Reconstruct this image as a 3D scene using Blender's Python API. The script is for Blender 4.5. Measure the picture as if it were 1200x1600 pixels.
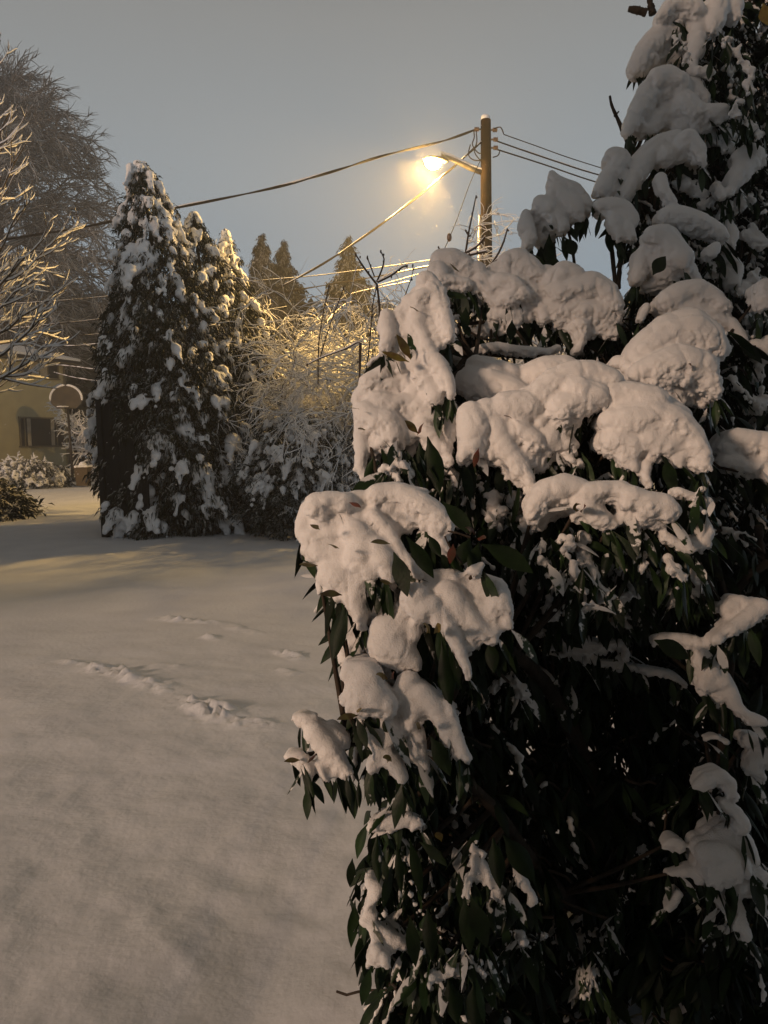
import bpy, math, random
import numpy as np
from mathutils import Matrix, Vector

# ------------------------------------------------------------------ camera, sky, light
for o in list(bpy.data.objects): bpy.data.objects.remove(o)
scene = bpy.context.scene
COL = scene.collection
F = 1202.0                                   # focal length in pixels of the 1200x1600 picture
cam_d = bpy.data.cameras.new('camera'); cam = bpy.data.objects.new('camera', cam_d); COL.objects.link(cam)
cam_d.sensor_fit = 'VERTICAL'; cam_d.sensor_height = 36.0; cam_d.lens = 36.0 * F / 1600.0
cam_d.clip_start = 0.05; cam_d.clip_end = 2000
CAM = Matrix.Translation((0, 0, 1.6)) @ Matrix.Rotation(math.radians(90 - 5.2), 4, 'X') @ Matrix.Rotation(math.radians(-0.8), 4, 'Z')
cam.matrix_world = CAM
scene.camera = cam

SUN_AZ, SUN_EL = 50.0, 15.0                  # degrees to the left of straight behind the camera
w = bpy.data.worlds.new("World"); scene.world = w; w.use_nodes = True
nt = w.node_tree; nt.nodes.clear()
def nn(tree, typ, **kw):
    n = tree.nodes.new(typ)
    for k, v in kw.items(): setattr(n, k, v)
    return n
out = nn(nt, 'ShaderNodeOutputWorld'); bg = nn(nt, 'ShaderNodeBackground')
tc = nn(nt, 'ShaderNodeTexCoord'); sep = nn(nt, 'ShaderNodeSeparateXYZ')
ramp = nn(nt, 'ShaderNodeValToRGB')
nt.links.new(tc.outputs['Generated'], sep.inputs[0]); nt.links.new(sep.outputs['Z'], ramp.inputs[0])
e = ramp.color_ramp.elements
e[0].position = 0.0;  e[0].color = (0.27, 0.37, 0.46, 1)
e[1].position = 1.0;  e[1].color = (0.07, 0.064, 0.055, 1)
for p, c in ((0.14, (0.31, 0.40, 0.48)), (0.30, (0.325, 0.37, 0.40)), (0.46, (0.268, 0.275, 0.272)), (0.62, (0.13, 0.122, 0.11))):
    q = e.new(p); q.color = (*c, 1)
# very soft unevenness of the low cloud
nz = nn(nt, 'ShaderNodeTexNoise'); nz.inputs['Scale'].default_value = 1.6; nz.inputs['Detail'].default_value = 3
nt.links.new(tc.outputs['Generated'], nz.inputs['Vector'])
mr = nn(nt, 'ShaderNodeMapRange'); mr.inputs['To Min'].default_value = 1.0; mr.inputs['To Max'].default_value = 1.2
nt.links.new(nz.outputs['Fac'], mr.inputs['Value'])
nt.links.new(ramp.outputs['Color'], bg.inputs['Color']); nt.links.new(mr.outputs[0], bg.inputs['Strength'])
nt.links.new(bg.outputs[0], out.inputs[0])

sl = bpy.data.lights.new('sun', 'SUN'); sun = bpy.data.objects.new('sun', sl); COL.objects.link(sun)
sl.energy = 2.35; sl.angle = math.radians(7); sl.color = (1.0, 0.68, 0.47)
_az, _el = math.radians(SUN_AZ), math.radians(SUN_EL)
_src = Vector((-math.sin(_az) * math.cos(_el), -math.cos(_az) * math.cos(_el), math.sin(_el)))
sun.rotation_euler = _src.to_track_quat('Z', 'Y').to_euler()

scene.view_settings.view_transform = 'Standard'; scene.view_settings.look = 'None'
scene.view_settings.exposure = -0.05; scene.view_settings.gamma = 1.0
scene.cycles.max_bounces = 5; scene.cycles.diffuse_bounces = 3; scene.cycles.glossy_bounces = 2
scene.cycles.transparent_max_bounces = 6; scene.cycles.sample_clamp_indirect = 4.0
scene.cycles.use_denoising = True

# ------------------------------------------------------------------ helpers
rng = np.random.default_rng(7); random.seed(7)
M3 = np.array(CAM.to_3x3()); C0 = np.array((0, 0, 1.6))
def P(px, py, d):
    """world point seen at pixel (px,py) of the 1200x1600 picture, d metres along the view axis"""
    l = np.stack(np.broadcast_arrays((np.asarray(px, float) - 600) / F * d, -(np.asarray(py, float) - 800) / F * d, -np.asarray(d, float)), -1)
    return l @ M3.T + C0
def G(px, py, z=0.0):
    r = P(px, py, 1.0) - C0
    return C0 + r * ((z - C0[2]) / r[2])
def depth_at_ground(px, py): return float(-((G(px, py) - C0) @ M3)[2])

def mesh_np(name, V, Fq, mat, parent=None, smooth=True):
    V = np.ascontiguousarray(V, dtype=np.float32).reshape(-1, 3)
    me = bpy.data.meshes.new(name)
    groups = Fq if isinstance(Fq, list) else [Fq]
    loops = np.concatenate([np.asarray(g, np.int32).ravel() for g in groups])
    tot = np.concatenate([np.full(len(g), np.asarray(g).shape[1], np.int32) for g in groups])
    st = np.concatenate([[0], np.cumsum(tot)[:-1]]).astype(np.int32)
    me.vertices.add(len(V)); me.vertices.foreach_set('co', V.ravel())
    me.loops.add(len(loops)); me.loops.foreach_set('vertex_index', loops)
    me.polygons.add(len(tot)); me.polygons.foreach_set('loop_start', st); me.polygons.foreach_set('loop_total', tot)
    me.polygons.foreach_set('use_smooth', np.full(len(tot), smooth))
    me.update(calc_edges=True); me.validate()
    if mat: me.materials.append(mat)
    o = bpy.data.objects.new(name, me); COL.objects.link(o)
    if parent: o.parent = parent; o.matrix_parent_inverse = Matrix.Translation(parent.location).inverted()
    return o

class MB:
    """collects shapes, then links them as one mesh"""
    def __init__(s): s.v = []; s.q = []; s.t = []; s.n = 0
    def add(s, V, Fc):
        V = np.asarray(V, float).reshape(-1, 3); Fc = np.asarray(Fc, np.int64) + s.n
        (s.q if Fc.shape[1] == 4 else s.t).append(Fc); s.v.append(V); s.n += len(V); return s
    def box(s, c, sz, M=None):
        c = np.asarray(c, float); h = np.asarray(sz, float) / 2
        V = np.array([[x, y, z] for x in (-1, 1) for y in (-1, 1) for z in (-1, 1)]) * h
        if M is not None: V = V @ np.asarray(M).T
        return s.add(V + c, [[0, 1, 3, 2], [4, 6, 7, 5], [0, 4, 5, 1], [2, 3, 7, 6], [0, 2, 6, 4], [1, 5, 7, 3]])
    def tube(s, pts, rad, sides=8): V, Fc = tubes(np.asarray(pts, float)[None], np.broadcast_to(rad, len(pts))[None], sides, cap=True); return s.add(V, Fc)
    def ball(s, c, r, sub=2):
        V, Fc = ico(sub); return s.add(V * np.asarray(r) + np.asarray(c), Fc)
    def build(s, name, mat, parent=None, smooth=False):
        fs = []
        if s.q: fs.append(np.concatenate(s.q))
        if s.t: fs.append(np.concatenate(s.t))
        return mesh_np(name, np.concatenate(s.v), fs, mat, parent, smooth)

_ico = {}
def ico(sub):
    if sub not in _ico:
        import bmesh
        bm = bmesh.new(); bmesh.ops.create_icosphere(bm, subdivisions=sub, radius=1.0)
        bm.verts.ensure_lookup_table()
        _ico[sub] = (np.array([v.co[:] for v in bm.verts]), np.array([[v.index for v in f.verts] for f in bm.faces])); bm.free()
    return _ico[sub]

def norm(a): return a / (np.linalg.norm(a, axis=-1, keepdims=True) + 1e-12)
def tubes(Pt, R, sides=4, cap=False):
    """Pt (T,S,3) centre lines, R (T,S) radii -> one array of verts and quads"""
    T, S, _ = Pt.shape
    tan = norm(np.gradient(Pt, axis=1))
    ref = np.where(np.abs(tan[:, :1, 2:3]) > 0.9, np.array([[[1., 0, 0]]]), np.array([[[0., 0, 1]]]))
    u = norm(np.cross(tan, np.broadcast_to(ref, tan.shape))); v = np.cross(tan, u)
    a = np.linspace(0, 2 * np.pi, sides, endpoint=False)
    V = Pt[:, :, None] + R[:, :, None, None] * (u[:, :, None] * np.cos(a)[:, None] + v[:, :, None] * np.sin(a)[:, None])
    idx = np.arange(T * S * sides).reshape(T, S, sides)
    nx = np.roll(idx, -1, axis=2)
    Q = np.stack([idx[:, :-1], idx[:, 1:], nx[:, 1:], nx[:, :-1]], -1).reshape(-1, 4)
    V = V.reshape(-1, 3)
    if cap:                                   # close the ends with a fan of degenerate-free quads
        for end in (0, S - 1):
            cidx = len(V); V = np.concatenate([V, Pt[:, end]])
            r = idx[:, end]; rn = nx[:, end]; ci = (cidx + np.arange(T))[:, None]
            if sides % 2 == 0:
                k = np.arange(0, sides, 2)
                q = np.stack([np.broadcast_to(ci, (T, len(k))), r[:, k], rn[:, k], rn[:, (k + 1) % sides]], -1).reshape(-1, 4)
                Q = np.concatenate([Q, q])
    return V, Q

def grow(par, n, length, ang, rad, up=0.0, wob=0.15, tmin=0.15, tmax=1.0, S=5, r=rng, lenfall=0.5, bias=None):
    """children curves on parent curves. par (T,S,3). returns (T*n,S,3),(T*n,S)"""
    T, Sp, _ = par.shape
    t = r.uniform(tmin, tmax, (T, n)); f = t * (Sp - 1); i = np.clip(f.astype(int), 0, Sp - 2); f = (f - i)[..., None]
    ar = np.arange(T)[:, None]
    p0 = par[ar, i] * (1 - f) + par[ar, i + 1] * f
    tan = norm(par[ar, i + 1] - par[ar, i])
    rnd = r.normal(size=(T, n, 3)); perp = norm(rnd - (rnd * tan).sum(-1, keepdims=True) * tan)
    a = r.normal(ang, 0.15, (T, n, 1))
    d = norm(tan * np.cos(a) + perp * np.sin(a))
    if bias is not None: d = norm(d + bias)
    L = (length * r.uniform(0.6, 1.2, (T, n)) * (1 - lenfall * t)).reshape(-1, 1, 1)
    d = d.reshape(-1, 3); p0 = p0.reshape(-1, 3)
    pts = [p0]; step = L[:, 0] / (S - 1)
    for k in range(S - 1):
        d = norm(d + np.array([0, 0, up]) + r.normal(0, wob, d.shape)); pts.append(pts[-1] + d * step)
    c = np.stack(pts, 1)
    R = rad * np.linspace(1, 0.35, S)[None] * (0.7 + 0.6 * r.random((len(c), 1)))
    return c, R

def vnoise(X, scale, seed=0):
    """value noise, X (N,3) -> (N,) in -1..1"""
    Y = X * scale + seed * 17.31; i = np.floor(Y).astype(np.int64); f = Y - i; f = f * f * (3 - 2 * f)
    def h(a, b, c):
        n = (a * 374761393 + b * 668265263 + c * 2147483647 + seed * 1274126177) & 0xffffffff
        n = ((n ^ (n >> 13)) * 1274126177) & 0xffffffff; n = (n ^ (n >> 16)) & 0xffff
        return n / 32767.5 - 1
    r_ = 0
    for dx in (0, 1):
        for dy in (0, 1):
            for dz in (0, 1):
                wgt = (f[:, 0] if dx else 1 - f[:, 0]) * (f[:, 1] if dy else 1 - f[:, 1]) * (f[:, 2] if dz else 1 - f[:, 2])
                r_ = r_ + wgt * h(i[:, 0] + dx, i[:, 1] + dy, i[:, 2] + dz)
    return r_

def tag(o, label=None, cat=None, group=None, kind=None):
    if label: o['label'] = label
    if cat: o['category'] = cat
    if group: o['group'] = group
    if kind: o['kind'] = kind
    return o
def thing(name, label, cat, loc, group=None):
    o = bpy.data.objects.new(name, None); COL.objects.link(o); o.location = tuple(float(x) for x in loc)
    o.empty_display_size = 0.1
    return tag(o, label, cat, group)

def snow_mesh(name, C, R, mat, parent, voxel, amp=0.004, nscale=60.0, rag=0.0, smooth_it=6, sub=2, flat=None):
    """balls (centres C, radii R) melted together into one lump of snow by a voxel remesh"""
    V0, F0 = ico(sub); C = np.asarray(C); R = np.asarray(R)
    Rv = R[:, None, None] * np.ones(3) if flat is None else R[:, None, None] * np.asarray(flat)
    V = (C[:, None] + V0[None] * Rv).reshape(-1, 3)
    Fc = (F0[None] + (np.arange(len(C)) * len(V0))[:, None, None]).reshape(-1, 3)
    o = mesh_np(name, V, Fc, None)
    m = o.modifiers.new('r', 'REMESH'); m.mode = 'VOXEL'; m.voxel_size = voxel; m.adaptivity = 0
    s = o.modifiers.new('s', 'SMOOTH'); s.factor = 0.5; s.iterations = smooth_it
    dg = bpy.context.evaluated_depsgraph_get(); me = bpy.data.meshes.new_from_object(o.evaluated_get(dg))
    old = o.data; o.modifiers.clear(); o.data = me; bpy.data.meshes.remove(old); me.name = name
    n = len(me.vertices); co = np.empty(n * 3, np.float32); me.vertices.foreach_get('co', co); co = co.reshape(-1, 3).astype(float)
    no = np.empty(n * 3, np.float32); me.vertex_normals.foreach_get('vector', no); no = no.reshape(-1, 3)
    side = np.clip(0.25 - no[:, 2], 0.0, 1.2); face = np.clip(0.95 - no[:, 2], 0.0, 1.0)
    patch = np.clip(vnoise(co, nscale * 0.16, 8) * 1.6 + 0.35, 0, 1) * face       # crumbly patches between smooth ones
    dsp = amp * (vnoise(co, nscale * 0.10, 3) * 1.3 + vnoise(co, nscale, 1) * (0.10 + side * 0.8 + patch * 0.7) + vnoise(co, nscale * 2.4, 2) * (0.12 + side * 0.8 + patch * 0.55))
    dsp -= amp * 1.7 * (1 - np.abs(vnoise(co, nscale * 0.15, 9))) ** 9 * (0.35 + face * 0.65)      # soft creases between folds
    if rag: dsp += rag * (side + 0.35 * patch) * np.minimum(0, vnoise(co, nscale * 0.45, 5) - 0.1)
    co = co + no * dsp[:, None]
    me.vertices.foreach_set('co', co.astype(np.float32).ravel())
    me.polygons.foreach_set('use_smooth', np.ones(len(me.polygons), bool)); me.update()
    me.materials.clear(); me.materials.append(mat)
    if parent: o.parent = parent; o.matrix_parent_inverse = Matrix.Translation(parent.location).inverted()
    return o

# ------------------------------------------------------------------ materials
def mat(name, color, rough=0.8, var=None, vscale=5.0, bump=0.0, bscale=50.0, island=0.0, snow=None, spec=0.3, metal=0.0,
        emit=None, sss=0.0, coord='Object'):
    m = bpy.data.materials.new(name); m.use_nodes = True; t = m.node_tree; b = t.nodes['Principled BSDF']
    b.inputs['Base Color'].default_value = (*color, 1); b.inputs['Roughness'].default_value = rough
    b.inputs['Specular IOR Level'].default_value = spec; b.inputs['Metallic'].default_value = metal
    tcn = nn(t, 'ShaderNodeTexCoord'); src = None
    if var is not None:
        n = nn(t, 'ShaderNodeTexNoise'); n.inputs['Scale'].default_value = vscale; n.inputs['Detail'].default_value = 6
        t.links.new(tcn.outputs[coord], n.inputs['Vector'])
        mp = nn(t, 'ShaderNodeMapRange'); mp.inputs['From Min'].default_value = 0.35; mp.inputs['From Max'].default_value = 0.65
        t.links.new(n.outputs['Fac'], mp.inputs['Value'])
        mx = nn(t, 'ShaderNodeMix', data_type='RGBA'); mx.inputs[6].default_value = (*color, 1); mx.inputs[7].default_value = (*var, 1)
        t.links.new(mp.outputs[0], mx.inputs[0]); src = mx.outputs[2]
    if island:
        g = nn(t, 'ShaderNodeNewGeometry'); mp = nn(t, 'ShaderNodeMapRange')
        mp.inputs['To Min'].default_value = 1 - island; mp.inputs['To Max'].default_value = 1 + island
        t.links.new(g.outputs['Random Per Island'], mp.inputs['Value'])
        mx = nn(t, 'ShaderNodeHueSaturation'); mx.inputs['Color'].default_value = (*color, 1)
        if src: t.links.new(src, mx.inputs['Color'])
        t.links.new(mp.outputs[0], mx.inputs['Value']); src = mx.outputs[0]
    if snow is not None:                                  # settled snow on whatever faces up
        lo, hi, col_s, ns = snow
        g = nn(t, 'ShaderNodeNewGeometry'); sp = nn(t, 'ShaderNodeSeparateXYZ'); t.links.new(g.outputs['Normal'], sp.inputs[0])
        n2 = nn(t, 'ShaderNodeTexNoise'); n2.inputs['Scale'].default_value = ns; n2.inputs['Detail'].default_value = 3
        t.links.new(tcn.outputs[coord], n2.inputs['Vector'])
        ad = nn(t, 'ShaderNodeMath', operation='MULTIPLY_ADD'); ad.inputs[1].default_value = 1.4; ad.inputs[2].default_value = -0.7
        t.links.new(n2.outputs['Fac'], ad.inputs[0])
        a2 = nn(t, 'ShaderNodeMath', operation='ADD'); t.links.new(ad.outputs[0], a2.inputs[0]); t.links.new(sp.outputs['Z'], a2.inputs[1])
        mp = nn(t, 'ShaderNodeMapRange'); mp.inputs['From Min'].default_value = lo; mp.inputs['From Max'].default_value = hi
        t.links.new(a2.outputs[0], mp.inputs['Value'])
        mx = nn(t, 'ShaderNodeMix', data_type='RGBA'); mx.inputs[6].default_value = (*color, 1); mx.inputs[7].default_value = (*col_s, 1)
        if src: t.links.new(src, mx.inputs[6])
        t.links.new(mp.outputs[0], mx.inputs[0]); src = mx.outputs[2]
    if src: t.links.new(src, b.inputs['Base Color'])
    if bump:
        n = nn(t, 'ShaderNodeTexNoise'); n.inputs['Scale'].default_value = bscale; n.inputs['Detail'].default_value = 4
        t.links.new(tcn.outputs[coord], n.inputs['Vector'])
        bp = nn(t, 'ShaderNodeBump'); bp.inputs['Strength'].default_value = 1.0; bp.inputs['Distance'].default_value = bump
        t.links.new(n.outputs['Fac'], bp.inputs['Height']); t.links.new(bp.outputs[0], b.inputs['Normal'])
    if sss:
        b.inputs['Subsurface Weight'].default_value = sss; b.inputs['Subsurface Radius'].default_value = (1, 0.9, 0.8)
        b.inputs['Subsurface Scale'].default_value = 0.012
    if emit:
        b.inputs['Emission Color'].default_value = (*emit[0], 1); b.inputs['Emission Strength'].default_value = emit[1]
    return m
SN = (0.80, 0.80, 0.81)
M_SNOW = mat('snow', SN, 0.7, bump=0.0016, bscale=260, spec=0.25)
M_SNOWB = mat('snow on bush', (0.82, 0.80, 0.79), 0.75, bump=0.002, bscale=330, spec=0.2, sss=0.3)
M_SNOWF = mat('snow on trees', SN, 0.8, bump=0.01, bscale=40, spec=0.2)
M_GROUND = mat('snow ground', (0.70, 0.715, 0.74), 0.75, var=(0.63, 0.645, 0.675), vscale=1.7, bump=0.0035, bscale=30, spec=0.25)
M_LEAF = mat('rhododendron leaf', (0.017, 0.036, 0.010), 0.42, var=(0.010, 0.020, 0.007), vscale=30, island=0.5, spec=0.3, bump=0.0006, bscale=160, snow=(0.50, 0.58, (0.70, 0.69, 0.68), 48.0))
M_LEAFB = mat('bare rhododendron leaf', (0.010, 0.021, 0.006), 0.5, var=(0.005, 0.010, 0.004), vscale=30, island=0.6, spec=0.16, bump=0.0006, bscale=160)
M_LEAFY = mat('yellowed leaf', (0.20, 0.16, 0.03), 0.5, var=(0.13, 0.075, 0.02), vscale=60, island=0.3)
M_LEAFR = mat('reddish leaf stem', (0.12, 0.022, 0.012), 0.5, var=(0.07, 0.04, 0.02), vscale=60)
M_TWIG = mat('twig bark', (0.060, 0.042, 0.028), 0.85, var=(0.03, 0.022, 0.016), vscale=30, bump=0.002, bscale=90)
M_TRUNK = mat('trunk bark', (0.055, 0.040, 0.030), 0.9, var=(0.025, 0.02, 0.015), vscale=8, bump=0.01, bscale=30)
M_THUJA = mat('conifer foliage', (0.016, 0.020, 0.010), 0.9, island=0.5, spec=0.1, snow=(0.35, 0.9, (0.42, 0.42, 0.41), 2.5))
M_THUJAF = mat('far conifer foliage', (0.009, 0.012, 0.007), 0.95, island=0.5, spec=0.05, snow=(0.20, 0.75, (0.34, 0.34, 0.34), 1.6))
M_WOODS = mat('dark woods foliage', (0.022, 0.028, 0.018), 0.9, island=0.5, snow=(0.7, 1.3, (0.3, 0.3, 0.3), 0.7))
M_FTWIG = mat('frosted twig', (0.050, 0.036, 0.026), 0.9, snow=(0.05, 0.65, (0.62, 0.62, 0.62), 3.0))
M_FARTWIG = mat('far frosted twig', (0.075, 0.066, 0.055), 0.9, snow=(-0.2, 0.7, (0.5, 0.5, 0.5), 1.0))
M_POLE = mat('pole wood', (0.026, 0.016, 0.010), 0.95, spec=0.1, var=(0.012, 0.008, 0.006), vscale=6, bump=0.004, bscale=40)
M_CABLE = mat('cable', (0.018, 0.015, 0.013), 0.8, spec=0.15)
M_STEEL = mat('galvanised steel', (0.30, 0.27, 0.22), 0.45, metal=0.6, var=(0.2, 0.17, 0.13), vscale=9)
M_CERAM = mat('insulator', (0.12, 0.08, 0.06), 0.3)
M_LENS = mat('street lamp lens', (1, 0.8, 0.4), 0.4, emit=((1.0, 0.62, 0.20), 850.0))
M_FENCE = mat('black fence boards', (0.010, 0.009, 0.010), 0.75, var=(0.006, 0.006, 0.007), vscale=4)
M_WALL = mat('house siding', (0.46, 0.42, 0.27), 0.85, var=(0.41, 0.37, 0.24), vscale=2, bump=0.003, bscale=20)
M_TRIM = mat('house trim', (0.16, 0.135, 0.09), 0.7)
M_DARK = mat('dark base and gutter', (0.03, 0.026, 0.02), 0.8)
M_GLASS = mat('window glass', (0.045, 0.042, 0.038), 0.12, spec=0.5)
M_CURT = mat('window blind', (0.42, 0.38, 0.30), 0.9, var=(0.30, 0.26, 0.2), vscale=3)
M_BOARD = mat('backboard', (0.085, 0.068, 0.04), 0.6, var=(0.05, 0.04, 0.025), vscale=3)
M_BIN = mat('brown plastic bin', (0.085, 0.06, 0.03), 0.55)
M_METALD = mat('dark painted metal', (0.03, 0.025, 0.02), 0.5)
M_SIDING = mat('grey siding', (0.2, 0.19, 0.17), 0.85, bump=0.003, bscale=12)

# ------------------------------------------------------------------ ground
def ground():
    y = np.concatenate([np.linspace(-14, 0.6, 40), np.arange(0.65, 7, 0.018), 7 + np.cumsum(np.linspace(0.02, 0.12, 160)), 18.6 + 76 * np.linspace(0, 1, 90) ** 1.6])
    y = np.sort(y); nx = 560; ny = len(y); u = np.linspace(-1, 1, nx)
    X = np.empty((ny, nx)); Y = np.repeat(y[:, None], nx, 1)
    half = np.minimum(9 + np.abs(y) * 1.2, 78)
    X = half[:, None] * (0.34 * u + 0.66 * u ** 3)[None]
    p = np.stack([X.ravel(), Y.ravel(), np.zeros(X.size)], 1)
    z = 0.035 * vnoise(p * [1, 1, 1], 0.33, 1) + 0.022 * vnoise(p, 0.95, 2) + 0.009 * vnoise(p * [1, 1.5, 1], 2.6, 3) * np.clip(1.6 - p[:, 1] / 7, 0.3, 1.5)
    near = np.clip(1.3 - p[:, 1] / 6.0, 0, 1.2)
    z += near * (0.012 * vnoise(p * [1, 1.3, 1], 5.5, 4) + 0.006 * vnoise(p, 14, 5)) + 0.0008 * vnoise(p, 38, 6)
    # ridges of broken snow, tilted to the sun to stand in for light patches
    for (xa, ya, xb, yb, wd, h, sd) in ((128, 1042, 262, 1088, 0.085, 0.050, 1), (284, 1104, 374, 1136, 0.085, 0.050, 2), (386, 1141, 416, 1144, 0.05, 0.035, 3), (250, 966, 345, 976, 0.07, 0.036, 4), (322, 997, 338, 1001, 0.05, 0.03, 5),
                               (436, 1020, 466, 1032, 0.05, 0.034, 6), (438, 1052, 460, 1060, 0.04, 0.03, 7), (360, 980, 400, 992, 0.06, 0.016, 8), (95, 1036, 120, 1042, 0.03, 0.02, 10), (245, 1044, 275, 1050, 0.05, 0.014, 11)):
        A_, B_ = G(xa, ya), G(xb, yb); c = (A_ + B_) / 2; L = np.linalg.norm(B_ - A_); ca, sa = (B_ - A_)[:2] / L; dx = p[:, 0] - c[0]; dy = p[:, 1] - c[1]
        a = (dx * ca + dy * sa) / (L / 2 + 0.03); b_ = (-dx * sa + dy * ca) / wd
        wd_ = 1.25; b_ = b_ / wd_; m_ = (np.abs(a) < 1.6) & (np.abs(b_) < 1.6); q = p[m_]; bb = b_[m_] + 0.25 * vnoise(q, 9, 50 + sd)
        ramp_ = np.clip((bb + 1) / 1.8, 0, 1) * (1 - np.clip((bb - 0.8) / 0.4, 0, 1)); env = np.exp(-(a[m_] ** 4)) * np.clip(0.45 + 0.9 * vnoise(q * [1.2, 1, 1], 11, 20 + sd), 0, 1)
        z[m_] += 1.25 * h * (env * ramp_ * 0.8 + np.exp(-(a[m_] ** 4) - (1.5 * bb) ** 2) * (0.9 * np.abs(vnoise(q * [1.3, 1, 1], 17, 20 + sd)) + 0.4 * vnoise(q, 34, 40 + sd)))
    # ruts and footprints in the lit drive beyond the fence
    for (x0, y0, x1, y1, wd, h) in ((-14, 22.5, -5, 19.6, 0.28, 0.06), (-14, 24, -5, 21.0, 0.28, 0.06), (-16, 18.5, -6, 18.0, 0.5, 0.04)):
        dx, dy = x1 - x0, y1 - y0; L = math.hypot(dx, dy); s = (-(p[:, 0] - x0) * dy + (p[:, 1] - y0) * dx) / L
        z -= h * np.exp(-(s / wd) ** 2) * (p[:, 1] > 15) * (p[:, 0] < -2) * (0.6 + 0.5 * vnoise(p, 1.6, 60))
    # mound of caught snow at the foot of the near shrub
    c = G(590, 1500); z += 0.10 * np.exp(-((p[:, 0] - c[0] - 0.25) / 0.35) ** 2 - ((p[:, 1] - c[1] - 0.1) / 0.7) ** 2)
    p[:, 2] = z
    i = np.arange(ny * nx).reshape(ny, nx)
    Q = np.stack([i[:-1, :-1], i[:-1, 1:], i[1:, 1:], i[1:, :-1]], -1).reshape(-1, 4)
    return tag(mesh_np('ground', p, Q, M_GROUND), 'snow covered lawn and drive', None, None, 'structure')
ground()

# ------------------------------------------------------------------ conifers
def base_of(px, d):
    q = P(px, 800, d); return np.array((q[0], q[1], 0.0))
def top_z(px, py, d): return float(P(px, py, d)[2])

def conifer(name, label, px, py_top, d, prof, nspray, nlump, lump=(0.05, 0.12), spray=(0.10, 0.2), lean=0.0, seed=1,
            fol=None, snowv=0.024, z0=0.0, group=None, cat='tree', lumpz=(0.03, 1.0), trunk_r=0.12, droop=0.75, topcap=0.0):
    r = np.random.default_rng(seed); b = base_of(px, d); H = top_z(px, py_top, d)
    t = thing(name, label, cat, b, group)
    hh = np.array([a for a, _ in prof]); rr = np.array([c for _, c in prof])
    def R(h): return np.interp(h, hh, rr)
    tp = np.array([[0, 0, z0], [lean * 0.3, 0, H * 0.5], [lean, 0, H * 0.985]]) + b
    tr = MB(); tr.tube(tp, [trunk_r, trunk_r * 0.6, 0.015], 8); tr.build('trunk', M_TRUNK, t, True)
    def axis(h): return b + np.stack([lean * h ** 1.5, 0 * h, h * H], -1)
    # foliage sprays
    n = nspray; h = r.uniform(0, 1, n * 3); keep = r.random(n * 3) < (R(h) / R(hh).max()) * 0.9 + 0.06; h = h[keep][:n]; n = len(h)
    th = r.uniform(0, 2 * np.pi, n)
    lob = 1 + 0.15 * np.sin(th * 4 + h * 19 + seed) + 0.12 * np.sin(th * 9 - h * 37)
    rad = R(h) * lob * (1 - 0.5 * r.random(n) ** 2.2)
    o_ = np.stack([np.cos(th), np.sin(th), 0 * th], -1)
    c = axis(h) + o_ * rad[:, None]
    k = 7; L = r.uniform(spray[0], spray[1], (n, 1)) * (0.6 + 0.4 * (1 - h))[:, None]
    dirs = norm(o_[:, None] * r.uniform(0.2, 1.0, (n, k, 1)) + np.array([0, 0, -1]) * droop + r.normal(0, 0.42, (n, k, 3)))
    side = norm(np.cross(dirs, norm(r.normal(0, 1, (n, k, 3)))))
    Ls = L[:, :, None] * r.uniform(0.6, 1.1, (n, k, 1)); wd = Ls * 0.11
    p0 = c[:, None] + r.normal(0, 1, (n, k, 3)) * (L[:, :, None] * 0.25)
    p1 = p0 + dirs * Ls * 0.55 + np.array([0, 0, 0.02]); p2 = p0 + dirs * Ls + np.array([0, 0, -1]) * Ls * 0.15
    V = np.stack([p0, p1 + side * wd, p2, p1 - side * wd], 2).reshape(-1, 3)
    Q = np.arange(len(V)).reshape(-1, 4)
    mesh_np('foliage', V, Q, fol or M_THUJA, t, False)
    # snow lumps
    if nlump:
        hl = r.uniform(lumpz[0], lumpz[1], nlump * 3); keep = r.random(nlump * 3) < (R(hl) / R(hh).max()) * 0.85 + 0.12 + topcap * (hl > 0.75)
        hl = hl[keep][:nlump]; m = len(hl); tl = r.uniform(0, 2 * np.pi, m)
        lob = 1 + 0.15 * np.sin(tl * 4 + hl * 19 + seed) + 0.12 * np.sin(tl * 9 - hl * 37)
        ol = np.stack([np.cos(tl), np.sin(tl), 0 * tl], -1)
        sz = r.uniform(lump[0], lump[1], m) * (0.45 + 0.95 * r.random(m) ** 1.5) * (0.65 + 0.35 * (1 - hl))
        base = axis(hl) + ol * (R(hl) * lob * r.uniform(0.82, 1.0, m))[:, None]
        Cs, Rs = [], []
        ln = r.uniform(0.8, 3.0, m) * sz; tw = norm(np.cross(ol, [0, 0, 1])) * r.normal(0, 0.5, (m, 1))
        for q in range(6):
            f = q / 5
            Cs.append(base + (ol * 0.55 + tw * 0.6) * (f * ln)[:, None] - np.array([0, 0, 1]) * ((f ** 1.6) * ln * 0.9)[:, None] + r.normal(0, 0.14, (m, 3)) * sz[:, None])
            Rs.append(sz * (1 - 0.55 * f) * r.uniform(0.7, 1.1, m))
        Cs = np.concatenate(Cs); Rs = np.concatenate(Rs)
        ok = Rs > snowv * 0.7; Cs, Rs = Cs[ok], Rs[ok]
        snow_mesh('snow_cover', Cs, Rs, M_SNOWF, t, snowv, amp=snowv * 0.5, nscale=0.5 / snowv, smooth_it=2, sub=1)
    return t

DF = depth_at_ground(166, 839)
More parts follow.
